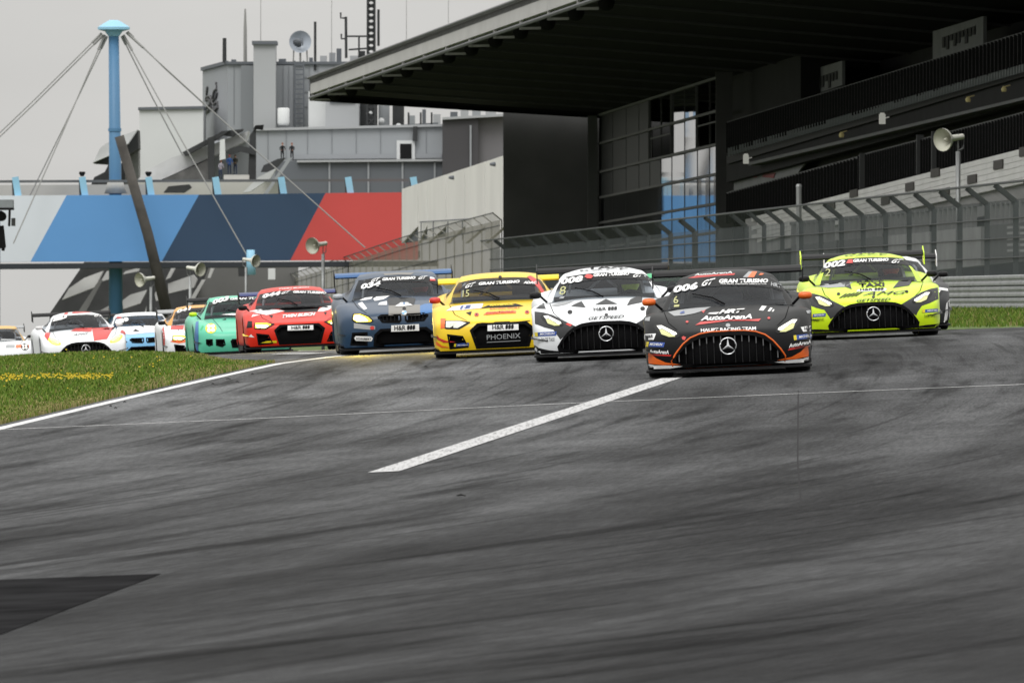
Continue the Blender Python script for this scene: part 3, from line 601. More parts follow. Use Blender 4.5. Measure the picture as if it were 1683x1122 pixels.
slab('wall_recess', [(396, 300), (416, 300), (416, 108), (396, 108)], DT - .4, .35, mat('building_mid_grey', (.22, .235, .25), .8), tw)
slab('chimney_block', [(416.5, 320), (453, 320), (453, 72), (416.5, 72)], DT - 4, 5, M_CB2, tw)
slab('chimney_cap', [(414, 73), (455, 73), (455, 67.5), (414, 67.5)], DT - 4.4, 5.8, M_PAR, tw)
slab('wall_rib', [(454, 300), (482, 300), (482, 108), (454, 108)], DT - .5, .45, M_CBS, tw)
for px in (484.5, 499): slab('ladder_rail', [(px - 1.2, 212), (px + 1.2, 212), (px + 1.2, 100), (px - 1.2, 100)], DT - 1, .12, M_PAR, tw)
for k in range(14): slab('ladder_rung', [(486, 212 - 8 * k), (497.6, 212 - 8 * k), (497.6, 209.5 - 8 * k), (486, 209.5 - 8 * k)], DT - 1, .1, M_PAR, tw)
M_SEAM = mat('cladding_seam', (.20, .212, .225), .8)
for px in (384, 465, 474, 508, 522, 548, 562, 576): slab('cladding_seam', [(px, 205), (px + .9, 205), (px + .9, 108), (px, 108)], DT - .62 if px in (465, 474) else DT - .06, .05, M_SEAM, tw)
for py in (128, 152, 176): slab('cladding_seam', [(500, py), (598, py), (598, py - .9), (500, py - .9)], DT - .09, .05, M_SEAM, tw)
for px in (440, 470, 505, 545, 585, 625, 700): slab('cladding_seam', [(px, 262), (px + .8, 262), (px + .8, 214), (px, 214)], DT - 12.07, .05, M_SEAM, tw)
for (x0, x1, y0, m) in ((526, 537, 92, M_CB2), (508, 514, 95, M_PAR), (541, 551, 87, M_CBS), (553, 561, 80, M_PAR), (575, 596, 92, M_CB2), (458, 470, 97, M_PAR), (380, 388, 98, M_PAR), (590, 600, 84, M_DGAP)):
    slab('roof_unit', [(x0, 103), (x1, 103), (x1, y0), (x0, y0)], DT + 3, 1.2, m, tw)
for (x0, x1, y0, m) in ((672, 682, 190, M_CB), (694, 700, 180, M_PAR), (712, 724, 188, M_CB2), (740, 752, 184, M_PAR), (757, 770, 180, M_CB2), (776, 790, 182, M_CB), (798, 815, 178, M_CB2)):
    slab('roof_unit', [(x0, 212), (x1, 212), (x1, y0), (x0, y0)], DT + 1, 1.2, m, tw)
# script emblem on the tower side: dark looping strokes
mb = MB()
for st in ([(336, 186), (342, 183), (347, 176), (347, 168), (342, 163), (338, 166), (340, 152), (341, 143)], [(338, 178), (345, 172), (350, 160), (352, 150), (356, 146), (355, 136)], [(347, 165), (351, 172), (357, 168), (358, 176), (353, 182), (350, 177)], [(339, 160), (345, 158), (350, 166), (355, 160), (357, 152)]):
    mb.tube([P(x, y, DT - .3 + 14 * (374 - x) / 41 - .25) for x, y in st], .14, 5)
mb.build('emblem', mat('emblem_dark', (.07, .07, .075), .6), tw)
slab('plant_room', [(535, 212), (590, 212), (590, 150), (535, 150)], DT - 6, 4, M_CB2, tw)
for k in range(5): slab('louvre', [(542, 161.5 - 3 * k + 8), (583, 161.5 - 3 * k + 8), (583, 160 - 3 * k + 8), (542, 160 - 3 * k + 8)], DT - 6.2, .2, M_PAR, tw)
slab('pale_infill', [(507, 212), (536, 212), (536, 150), (507, 150)], DT - 5, 2, M_CBW, tw)
slab('service_frame', [(592, 210), (620, 210), (620, 160), (592, 160)], DT - 3, 2, M_DGAP, tw); slab('service_frame', [(645, 208), (664, 208), (664, 172), (645, 172)], DT - 3, 2, M_DGAP, tw)
slab('service_box', [(622, 210), (640, 210), (640, 168), (622, 168)], DT - 2, 2, M_CB, tw)
slab('service_rail', [(664, 208), (720, 204), (720, 201.5), (664, 205)], DT - 3, .3, M_PAR, tw)
for px in (670, 690, 708): slab('service_post', [(px, 214), (px + 3, 214), (px + 3, 185), (px, 185)], DT - 3, .3, M_DGAP, tw)
for (px, py) in ((607, 187), (628, 170), (627, 199), (655, 208)): mb = MB(); a = P(px, py, DT - 5); mb.tube([a, a + Vector((0, .15, 0)), a + Vector((0, .4, 0))], [.32, .28, .1], 10); mb.build('small_dish', M_CBW, tw, smooth=True)
mb = MB(); mb.tube([P(466, 206, DT - 6), P(466, 203, DT - 6), P(466, 200, DT - 6), P(466, 179, DT - 6), P(466, 177.5, DT - 6)], [.5, .6, .62, .62, .5], 14); mb.build('water_tank', M_CBW, tw, smooth=True)
LBD = DT - 12
slab('terrace_wall', [(421, 330), (728, 330), (728, 206), (421, 213)], LBD, 6, M_CB, tw)
slab('terrace_coping', [(419, 215), (728, 208), (728, 204), (419, 211)], LBD - .4, 6.6, M_CB2, tw)
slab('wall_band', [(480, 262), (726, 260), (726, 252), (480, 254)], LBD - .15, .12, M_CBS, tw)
slab('lower_terrace', [(452, 330), (738, 330), (746, 263), (452, 265)], LBD - 6, 5, M_PAR, tw)
slab('lower_coping', [(488, 267), (747, 265), (747, 261.5), (488, 263.5)], LBD - 6.5, 5.8, M_CB2, tw)
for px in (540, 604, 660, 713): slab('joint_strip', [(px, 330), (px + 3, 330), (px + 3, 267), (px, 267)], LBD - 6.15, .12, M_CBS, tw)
slab('window_frame', [(652, 262), (682, 262), (682, 231), (652, 231)], LBD - .3, .25, M_CBW, tw); slab('window_pane', [(657.5, 261), (676.5, 261), (676.5, 236.5), (657.5, 236.5)], LBD - .36, .05, M_BLACK, tw)
slab('dark_vent', [(678, 232), (686, 232), (686, 208), (679, 208)], LBD - .6, .5, M_DGAP, tw)
slab('mauve_block', [(727, 330), (786, 330), (786, 193), (727, 196)], LBD - 8, 6, M_PUR, tw); slab('mauve_block', [(784, 330), (850, 330), (850, 190), (784, 192)], LBD - 7, 6, mat('mauve_cladding', (.16, .155, .165), .8, var=.08, vs=.1), tw)
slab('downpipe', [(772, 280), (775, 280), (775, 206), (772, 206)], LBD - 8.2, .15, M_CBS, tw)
slab('roof_edge', [(727, 197), (850, 190), (850, 186), (727, 193)], LBD - 8.5, 8, M_CB2, tw)
slab('white_wing', [(229, 330), (334, 330), (334, 177), (229, 179)], DT - 2, 10, M_CBW, tw); slab('white_wing_coping', [(227, 181), (335, 179), (335, 174.5), (227, 176.5)], DT - 2.3, 10.6, M_PAR, tw)
def mast(name, pts, r, lab, m=M_DGAP, extra=None):
    mb = MB(); mb.tube([P(x, y, DT) for x, y in pts], r, 6)
    if extra:
        for s in extra: mb.tube([P(x, y, DT) for x, y in s], (r if not isinstance(r, list) else min(r)) * .6, 5)
    tag(mb.build(name, m), lab, 'antenna')
mast('antenna', [(369, 103), (369, 63)], [.24, .22], 'short stubby dark antenna on the left corner of the control building', extra=[[(367, 92), (372, 92)], [(366.5, 75), (372, 75)]])
mast('antenna', [(403, 146), (403, 52), (403, 15)], [.22, .2, .09], 'tall pale whip antenna left of the chimney block', M_CABL)
mast('antenna', [(518, 116), (518, 36)], .15, 'straight dark pole antenna right of the satellite dish')
mast('antenna', [(569, 96), (568.5, 28)], .16, 'dark antenna with side arms left of the lattice mast', extra=[[(568, 30), (560, 30), (560, 21)], [(568, 64), (561, 64), (561, 56)], [(569, 60), (603, 60)], [(590, 60), (590, 96)], [(573, 82), (603, 80)]])
mast('antenna', [(622, 76), (622, 16)], .15, 'thin dark pole antenna just right of the lattice mast')
mb = MB()
for sxx in (-1, 1):
    for yy in (0, .5): mb.tube([P(610 + 6 * sxx, 208, DT - 8 + yy), P(610 + 5.5 * sxx, -40, DT - 8 + yy)], .12, 5)
for k in range(24):
    y0 = 205 - 10 * k; mb.tube([P(604, y0, DT - 8), P(616, y0 - 10, DT - 8)], .08, 4); mb.tube([P(616, y0, DT - 8), P(604, y0 - 10, DT - 8)], .08, 4); mb.box(P(610, y0 - 5, DT - 7.7), (.55, .3, .35))
tag(mb.build('lattice_mast', M_DGAP), 'thick black lattice radio mast rising behind the roof tip', 'antenna')
for lab, px, y0, y1 in (('thin wire mast above the chimney block', 428.5, 66, -20), ('faint wire mast above the grandstand roof, left of the other', 668, 110, -10), ('faint wire mast above the grandstand roof, right of the other', 737, 90, -10), ('faint wire mast near the satellite dish', 545, 104, -10)):
    mb = MB(); mb.tube([P(px, y0 + 60, DT + 3), P(px, y0, DT + 3), P(px, y1, DT + 3)], [.06, .04, .025], 5); tag(mb.build('wire_mast', M_CABL), lab, 'antenna')
r0 = empty('satellite_dish', P(493, 103, DT), 'round pale satellite dish on a stand on the control building roof', 'satellite dish')
c = P(493.5, 69, DT); mb = MB(); mb.tube([c + Vector((.0, t, 0)) for t in (-.25, -.1, .1, .3, .4)], [1.12, 1.0, .75, .4, .1], 24, cap=False); mb.tube([c + Vector((0, -.26, 0)), c + Vector((0, -.2, 0))], [1.12, 1.12], 24, cap=False); mb.build('reflector', mat('dish_grey', (.42, .46, .52), .5, var=.15, vs=.8), r0, smooth=True)
mb = MB(); mb.tube([c + Vector((-.3, -.7, -.2)), c + Vector((-.1, -.4, .1))], [.5, .3], 10); mb.bar(c + Vector((.25, -.6, -.4)), c + Vector((.25, -.6, .35)), .14, .1); mb.build('feed_horn', M_PAR, r0, smooth=True)
mb = MB()
for sx_ in (-.65, .65): mb.bar(c + Vector((sx_, .2, -.6)), c + Vector((sx_ * 1.1, .3, -2.2)), .14, .14)
mb.bar(c + Vector((0, .2, -.8)), c + Vector((0, .3, -2.1)), .3, .2); mb.build('stand', M_CABL, r0)
# white hoarding climbing behind the far fence
hb = empty('hoarding', L(41.5, 760, 8), 'cream panelled hoarding rising behind the far fence beside the stand', 'hoarding')
M_HOARD = mat('cream_hoarding', (.66, .65, .625), .75, var=.06, vs=.15)
hp = [660, 687, 702, 733, 764, 797, 829]; top = lambda x: 301 - (x - 690) * .328
for x0, x1 in zip(hp, hp[1:]):
    q = [LP(42.0, x0 + .4, 400), LP(42.0, x1 - .4, 372), LP(42.0, x1 - .4, top(x1)), LP(42.0, x0 + .4, top(x0))]; mb = MB(); mb.prism(q, (.25, 0, 0)); mb.build('panel', M_HOARD, hb)
mb = MB(); mb.prism([LP(42.2, 660, 400), LP(42.2, 829, 372), LP(42.2, 829, top(829) + 2), LP(42.2, 660, top(660) + 2)], (.3, 0, 0)); mb.build('backing', M_PAR, hb)
for (x, y) in ((744, 292), (812, 270)):
    mb = MB(); a = LP(41.9, x, y); mb.tube([a + Vector((-.3, 0, 0)), a, a + Vector((.3, 0, 0))], [.08, .16, .08], 8); mb.build('lamp', M_PAR, hb)
mb = MB(); mb.bar(LP(41.8, 690, 365), LP(41.8, 770, 360), .08, .08)
for x in (692, 712, 736, 760): mb.bar(LP(41.8, x, 395), LP(41.8, x, 364), .08, .08)
mb.build('service_rail', M_PAR, hb)
# stepped terraces with canopies, left of the control building
tr = empty('terrace_roofs', P(300, 330, 1030), 'jumble of pale canopies and dark steelwork on the terrace behind the pylon', 'terrace')
def zq(l, ox, oy, s): return [(ox + x / s, oy + y / s) for x, y in l]
for nm, l, d, th, m in (
    ('canopy', [(60, 408), (118, 292), (190, 242), (402, 155), (330, 262), (190, 352)], 1034, 6, M_METAL), ('shaded_underside', [(58, 412), (190, 356), (330, 266), (405, 158), (410, 300), (330, 350), (190, 420)], 1036, 6, M_DGAP),  # underside is a dark slab, shade below the canopy put into its colour
    ('gable', [(320, 280), (408, 170), (412, 650), (300, 650)], 1042, 5, mat('gable_grey', (.17, .175, .175), .8, var=.2, vs=.4)), ('roof_clutter', [(40, 590), (70, 520), (150, 480), (180, 420), (310, 410), (310, 640), (150, 640)], 1044, 3, M_DGAP),
    ('main_canopy', [(400, 545), (470, 470), (660, 372), (940, 282), (1255, 165), (1235, 240), (940, 378), (620, 525), (560, 548)], 1028, 7, M_METAL), ('ridge_beam', [(745, 330), (1050, 170), (1115, 160), (1010, 232), (770, 356)], 1026, 2, M_DGAP),
    ('ridge_beam', [(1040, 168), (1215, 150), (1210, 164), (1130, 210), (1060, 200)], 1026.4, 2, M_DGAP),
    ('shaded_underside', [(560, 560), (640, 520), (945, 385), (950, 540)], 1027, 6, mat('terrace_shade', (.10, .10, .098), .85, var=.45, vs=.7)), ('dark_column', [(940, 220), (992, 205), (990, 540), (945, 540)], 1025.5, 1, M_DGAP),  # underside slab stands for the dark, shaded space below the main canopy
    ('light_column', [(1035, 235), (1072, 225), (1078, 380), (1032, 390)], 1025, .6, M_CBW), ('under_roof_shade', [(1085, 330), (1110, 300), (1190, 275), (1300, 305), (1308, 350), (1190, 325), (1110, 350)], 1025.2, 1, M_DGAP),  # arched slab is under-roof shade, drawn as a dark shape
    ('dark_column', [(1265, 200), (1300, 150), (1312, 150), (1312, 540), (1250, 540)], 1025.6, 1, M_DGAP), ('beam_end', [(1290, 150), (1310, 122), (1372, 118), (1365, 158)], 1025.3, 1, M_BLACK),
    ('back_wall', [(985, 240), (1300, 240), (1300, 545), (985, 545)], 1032.5, 2, M_CB), ('concrete_band', [(400, 545), (1530, 540), (1530, 660), (400, 660)], 1024, 6, M_CONC),
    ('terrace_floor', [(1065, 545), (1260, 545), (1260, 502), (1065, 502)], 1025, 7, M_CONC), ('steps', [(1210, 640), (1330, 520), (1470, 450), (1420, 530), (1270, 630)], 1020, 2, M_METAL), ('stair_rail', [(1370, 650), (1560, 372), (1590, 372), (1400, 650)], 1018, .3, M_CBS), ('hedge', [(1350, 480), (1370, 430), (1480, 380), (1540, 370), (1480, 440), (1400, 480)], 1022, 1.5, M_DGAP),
    ('shrub_bed', [(600, 640), (640, 590), (800, 575), (820, 600), (760, 640)], 1022, 1, M_DGAP)):
    slab(nm, zq(l, 140, 180, 4.675), d, th, m, tr)
# spectator bank seen below the bridge
st = empty('spectator_stand', P(280, 560, 1080), 'blurred dark tiered stand with pale slanted roofs below the bridge', 'stand')
M_TIER = mat('tier_dark', (.045, .046, .047), .9, var=.35, vs=.3); M_TIERM = mat('tier_grey', (.125, .125, .122), .9, var=.15, vs=.2); M_TIERL = mat('tier_pale', (.42, .42, .415), .8, var=.2, vs=.3)
for nm, l, d, th, m in (('tier_bank', [(85, 360), (270, 90), (300, 40), (1100, 40), (1120, 620), (60, 620)], 1092, 8, M_TIER), ('tier_wall', [(880, 620), (1050, 160), (1095, 40), (1640, 40), (1640, 620)], 1086, 5, M_TIERM),
    ('pale_roof', [(205, 205), (300, 140), (418, 96), (370, 196), (160, 278)], 1084, 3, M_TIERL), ('pale_roof', [(402, 165), (442, 98), (482, 90), (476, 142)], 1083, 2, M_TIERL), ('pale_roof', [(540, 118), (560, 98), (650, 74), (640, 98)], 1083, 2, M_TIERL),
    ('pale_roof', [(540, 282), (590, 245), (695, 215), (652, 300), (545, 336)], 1084, 3, M_TIERL), ('pale_roof', [(340, 380), (480, 300), (482, 360), (440, 400)], 1084, 3, M_TIERL), ('pale_roof', [(812, 150), (850, 72), (872, 78), (838, 140)], 1083, 2, M_TIERL),
    ('pale_roof', [(826, 176), (985, 120), (1010, 150), (990, 200), (830, 238)], 1083.5, 3, M_TIERL), ('pale_roof', [(742, 240), (776, 186), (805, 272), (752, 285)], 1083, 2, M_TIERL), ('pale_roof', [(680, 360), (700, 285), (728, 260), (720, 372)], 1082, 2, M_TIERL),
    ('pale_strut', [(250, 370), (395, 150), (415, 155), (300, 372)], 1081, 1, M_TIERM), ('pale_strut', [(930, 330), (1040, 150), (1062, 150), (960, 335)], 1081, 1, M_TIERL), ('pale_strut', [(1075, 140), (1095, 78), (1118, 80), (1092, 140)], 1081, 1, M_TIERL),
    ('bridge_pier', [(478, 620), (535, 620), (535, 180), (478, 180)], 1079, 2, mat('pier_blue_grey', (.16, .20, .25), .7)), ('dark_post', [(690, 380), (740, 380), (745, 60), (700, 60)], 1078, 1, M_DGAP), ('dark_post', [(1270, 130), (1330, 130), (1345, 60), (1265, 60)], 1078, 1, M_DGAP), ('white_post', [(1456, 150), (1500, 150), (1500, 80), (1456, 80)], 1078, 1, M_CBW)):
    slab(nm, zq(l, 60, 420, 3.825), d, th, m, st)

# ------------------------------------------------------------------ people on the terrace
def skin_mesh(name, J, E, sub=2):
    me = bpy.data.meshes.new(name); me.from_pydata([j[0] for j in J], E, []); ob = bpy.data.objects.new(name, me); COL.objects.link(ob)
    ob.modifiers.new('s', 'SKIN'); sv = me.skin_vertices[0].data
    for i, j in enumerate(J): sv[i].radius = j[1] if isinstance(j[1], tuple) else (j[1], j[1])
    sv[0].use_root = True; ob.modifiers.new('u', 'SUBSURF').levels = sub
    dg = bpy.context.evaluated_depsgraph_get(); m2 = bpy.data.meshes.new_from_object(ob.evaluated_get(dg)); bpy.data.objects.remove(ob); m2.name = name; return m2
M_SKIN = mat('skin', (.42, .22, .16), .6)
def stand_person(loc, label, top, legs, hair, rot=0, lean=0.0, hat=None):
    J = [((0, 0, .95), (.16, .11)), ((0, -.02, 1.15), (.15, .10)), ((0, -.03 - lean, 1.40), (.19, .11)), ((0, -.04 - lean, 1.52), (.06, .06)), ((.10, 0, .88), (.09, .09)), ((.11, -.03, .50), (.065, .065)), ((.11, .02, .09), (.045, .045)), ((.11, -.14, .04), (.04, .035)),
         ((-.10, 0, .88), (.09, .09)), ((-.11, -.03, .50), (.065, .065)), ((-.11, .02, .09), (.045, .045)), ((-.11, -.14, .04), (.04, .035)), ((.22, -.03 - lean, 1.38), (.06, .06)), ((.27, -.05 - lean, 1.12), (.045, .045)), ((.16, -.28 - lean, 1.05), (.032, .032)), ((.12, -.36 - lean, 1.06), (.03, .016)),
         ((-.22, -.03 - lean, 1.38), (.06, .06)), ((-.27, -.05 - lean, 1.12), (.045, .045)), ((-.16, -.28 - lean, 1.05), (.032, .032)), ((-.12, -.36 - lean, 1.06), (.03, .016)), ((0, -.05 - lean, 1.60), (.075, .085)), ((0, -.05 - lean, 1.70), (.078, .095)), ((0, -.04 - lean, 1.77), (.05, .06))]
    E = [(0, 1), (1, 2), (2, 3), (0, 4), (4, 5), (5, 6), (6, 7), (0, 8), (8, 9), (9, 10), (10, 11), (2, 12), (12, 13), (13, 14), (14, 15), (2, 16), (16, 17), (17, 18), (18, 19), (3, 20), (20, 21), (21, 22)]
    me = skin_mesh('person', J, E, 1); M = Matrix.Translation(loc) @ Matrix.Rotation(R(rot), 4, 'Z')
    r = empty('person', loc, label, 'person', mtx=M)
    o = link_mesh('body', me, [top, legs, M_SKIN], r, local=True, smooth=True)
    for p in me.polygons: z = p.center.z; p.material_index = 2 if z > 1.53 or (p.center.y < -.26 - lean and z > .9 and z < 1.2) else (1 if z < .93 else 0)
    mb = MB(); mb.grid([[(math.cos(a) * rr, -.035 - lean + math.sin(a) * rr * 1.15, zz) for a in [k * math.pi / 6 for k in range(12)]] for rr, zz in ((.088, 1.66), (.093, 1.72), (.075, 1.785), (.03, 1.805))], closed=True)
    if hat: mb.box((0, -.16 - lean, 1.70), (.13, .12, .015))
    mb.build('cap' if hat else 'hair', hat or hair, r, local=True, smooth=True)
C_BLK = mat('cloth_black', (.012, .012, .014), .9); C_BLUE = mat('cloth_blue', (.05, .14, .42), .85); C_WHT = mat('cloth_pale_lilac', (.50, .48, .56), .85); C_JEAN = mat('cloth_jeans', (.04, .06, .11), .9); C_OLV = mat('cloth_olive', (.05, .05, .04), .9); C_HAIR = mat('hair_brown', (.05, .03, .02), .8); C_RED = mat('cap_red', (.45, .05, .05), .7); C_RUST = mat('hair_rust', (.22, .08, .04), .8)
def pl(px, py_head, d, h=1.78): a = P(px, py_head, d); return Vector((a.x, a.y, a.z - h))
stand_person(pl(464, 235, LBD - 3.5), 'person in dark jacket leaning on the terrace parapet, left of the pair', C_BLK, C_BLK, C_RUST, 10, .12)
stand_person(pl(480, 235, LBD - 3.5), 'person in black jacket on the terrace parapet, right of the pair', C_BLK, C_BLK, C_RUST, -20)
stand_person(pl(377, 254.6, 1027), 'person in blue jacket and red cap on the terrace behind the bridge', C_BLUE, C_JEAN, C_HAIR, 15, 0, C_RED)
stand_person(pl(387, 254.6, 1028.5), 'person in grey-olive jacket right behind the blue jacket and red cap', C_OLV, C_JEAN, C_HAIR, -30)
stand_person(pl(362, 263.1, 1026.5), 'person in pale lilac shirt standing lowest on the terrace', C_WHT, C_JEAN, C_RUST, 30, .1)

# ------------------------------------------------------------------ racing cars
def paint(name, col, rough=.38, spec=.3, coat=.22): return mat('paint_' + name, col, rough, coat=coat, var=.04, vs=2, spec=spec)
M_TYRE = mat('tyre_rubber', (.011, .011, .012), .85, var=.2, vs=8); M_RIM = mat('rim_dark', (.06, .06, .065), .35, .8)
M_CARB = mat('carbon_black', (.008, .008, .009), .55, spec=.18); M_MATT = mat('grille_black', (.004, .004, .0045), .8, spec=.08)
M_CHR = mat('chrome', (.62, .63, .65), .18, 1.0); M_TRIM = mat('satin_black', (.010, .010, .011), .5, spec=.2)
D_W = mat('vinyl_white', (.72, .72, .72), .45); D_K = mat('vinyl_black', (.007, .007, .008), .5, spec=.15); D_R = mat('vinyl_red', (.52, .025, .02), .4); D_O = mat('vinyl_orange', (.75, .13, .012), .4)
D_G = mat('vinyl_grey', (.035, .036, .038), .5, spec=.2); D_LG = mat('vinyl_light_grey', (.30, .31, .32), .45); D_B = mat('vinyl_blue', (.02, .065, .30), .4); D_Y = mat('vinyl_yellow', (.70, .55, .01), .4); D_PY = mat('vinyl_pale_yellow', (.42, .42, .18), .5)
D_TAN = mat('vinyl_warm_grey', (.19, .18, .165), .45); D_LB = mat('vinyl_light_blue', (.16, .42, .72), .4); D_MB = mat('vinyl_mid_blue', (.03, .14, .36), .4); D_GR = mat('vinyl_green', (.03, .42, .16), .4); D_LIME = mat('vinyl_lime', (.55, .78, .01), .4)
def lamp(name, col, s): return mat('lamp_' + name, (.8, .8, .75), .2, emit=col, es=s)
L_DAY = lamp('white_day', (1, 1, .86), .62); L_YEL = mat('lamp_pale_yellow', (.35, .35, .18), .2, emit=(.80, .80, .28), es=.42); L_HOT = mat('lamp_glowing_yellow', (.8, .6, .05), .3, emit=(1, .74, .02), es=1.25); L_HOTW = lamp('glowing_white', (1, .97, .72), 3.2); L_AMB = lamp('amber', (1, .62, .03), 1.8)
def glassmat(name, tint, fac):
    m = bpy.data.materials.new(name); m.use_nodes = True; t = m.node_tree; p = t.nodes['Principled BSDF']; o = t.nodes['Material Output']
    p.inputs['Base Color'].default_value = (.016, .020, .026, 1); p.inputs['Roughness'].default_value = .05; p.inputs['Specular IOR Level'].default_value = .32
    tr = N(t, 'ShaderNodeBsdfTransparent'); tr.inputs[0].default_value = (*tint, 1); mx = N(t, 'ShaderNodeMixShader'); mx.inputs[0].default_value = fac
    t.links.new(tr.outputs[0], mx.inputs[1]); t.links.new(p.outputs[0], mx.inputs[2]); t.links.new(mx.outputs[0], o.inputs[0]); return m
M_WS = glassmat('windscreen_glass', (.84, .88, .92), .34)

FR = [0, .30, .52, .70, .84, .94, 1.0]
STY = {}
STY['amg'] = dict(cap=[.53, .53, .52, .505, .49, .47, .45], Wc=.955, pc=(.20, .16), st=[
    (.10, .985, [.565, .565, .56, .56, .555, .535, .50]), (.32, 1.005, [.63, .63, .63, .645, .665, .655, .60]), (.54, 1.01, [.68, .68, .68, .70, .725, .715, .66]), (.57, 1.01, None), (.70, 1.015, [.715, .715, .71, .73, .76, .75, .71]), (.97, 1.02, [.765, .765, .75, .755, .785, .775, .73]),
    (1.24, 1.015, [.80, .80, .785, .765, .785, .77, .72]), (1.36, 1.01, None), (1.40, 1.0, [.82, .815, .80, .77, .775, .755, .70]), (1.75, .97, [.845, .84, .82, .785, .765, .745, .69]), (2.2, .945, [.85, .85, .84, .82, .80, .77, .70]), (2.8, .945, [.86, .86, .85, .84, .82, .79, .71]), (3.1, .98, [.90, .90, .89, .88, .86, .83, .74]),
    (3.24, 1.0, None), (3.27, 1.005, [.93, .93, .925, .92, .90, .86, .76]), (3.38, 1.015, None), (3.65, 1.025, [.97, .97, .965, .955, .93, .89, .79]), (3.92, 1.025, None), (4.03, 1.02, None), (4.06, 1.02, [.985, .985, .98, .965, .935, .89, .79]), (4.4, 1.0, [.97, .97, .965, .95, .92, .87, .76])],
    rear=[.90, .90, .895, .88, .86, .82, .72], yr=4.66, wy=(.97, 3.65),
    gh=[([0, .35, .62, .775, .86], [1.45, 1.52, 1.68, 1.92, 2.0], [.825, .82, .81, .79, .74]), ([0, .31, .55, .69, .83], [1.92, 1.97, 2.1, 2.26, 2.3], [1.03, 1.025, 1.01, .99, .80]), ([0, .27, .48, .605, .815], [2.38, 2.42, 2.5, 2.6, 2.65], [1.195, 1.185, 1.15, 1.095, .82]),
        ([0, .27, .475, .595, .815], [2.75] * 5, [1.248, 1.236, 1.195, 1.135, .82]), ([0, .26, .455, .575, .82], [3.15] * 5, [1.243, 1.23, 1.19, 1.12, .85]), ([0, .25, .42, .53, .80], [3.7] * 5, [1.13, 1.125, 1.10, 1.05, .92]), ([0, .25, .40, .52, .72], [4.25] * 5, [.985, .98, .975, .965, .93])], ws=2.62, wing=(1.165, 4.35, .92))
STY['audi'] = dict(cap=[.52, .52, .515, .51, .50, .49, .47], Wc=.955, pc=(.14, .16), st=[
    (.08, .98, [.54, .54, .54, .54, .535, .525, .50]), (.30, 1.0, [.585, .585, .585, .60, .615, .61, .57]), (.52, 1.0, [.63, .63, .635, .665, .69, .68, .63]), (.55, 1.0, None), (.70, 1.0, [.665, .665, .67, .705, .735, .725, .69]), (.97, 1.0, [.715, .715, .715, .745, .77, .76, .72]),
    (1.24, 1.0, [.76, .76, .75, .755, .775, .76, .715]), (1.36, .99, None), (1.40, .985, [.785, .785, .77, .76, .765, .745, .70]), (1.7, .965, [.81, .805, .795, .775, .765, .74, .69]), (2.2, .95, [.82, .82, .82, .81, .79, .76, .70]), (2.7, .95, [.84, .84, .84, .83, .81, .78, .71]), (3.05, .98, [.88, .88, .88, .87, .85, .82, .74]),
    (3.20, .995, None), (3.23, 1.0, [.91, .91, .91, .90, .88, .85, .76]), (3.34, 1.0, None), (3.6, 1.0, [.95, .95, .945, .935, .91, .87, .78]), (3.88, 1.0, None), (3.99, 1.0, None), (4.02, 1.0, [.96, .96, .955, .94, .91, .87, .78]), (4.3, .985, [.95, .95, .94, .93, .90, .86, .75])],
    rear=[.88, .88, .875, .865, .84, .80, .70], yr=4.5, wy=(.97, 3.6),
    gh=[([0, .36, .64, .76, .85], [1.25, 1.32, 1.5, 1.75, 1.85], [.80, .795, .785, .775, .73]), ([0, .33, .58, .69, .83], [1.72, 1.77, 1.92, 2.1, 2.15], [1.00, .995, .985, .965, .80]), ([0, .30, .52, .625, .81], [2.18, 2.22, 2.32, 2.45, 2.5], [1.145, 1.137, 1.105, 1.06, .82]),
        ([0, .30, .51, .615, .81], [2.55] * 5, [1.20, 1.188, 1.15, 1.09, .82]), ([0, .28, .49, .58, .82], [2.95] * 5, [1.195, 1.19, 1.17, 1.13, .85]), ([0, .27, .45, .55, .80], [3.5] * 5, [1.09, 1.085, 1.065, 1.03, .91]), ([0, .26, .42, .53, .72], [4.1] * 5, [.965, .96, .955, .945, .92])], ws=2.7, wing=(1.04, 4.2, .90))
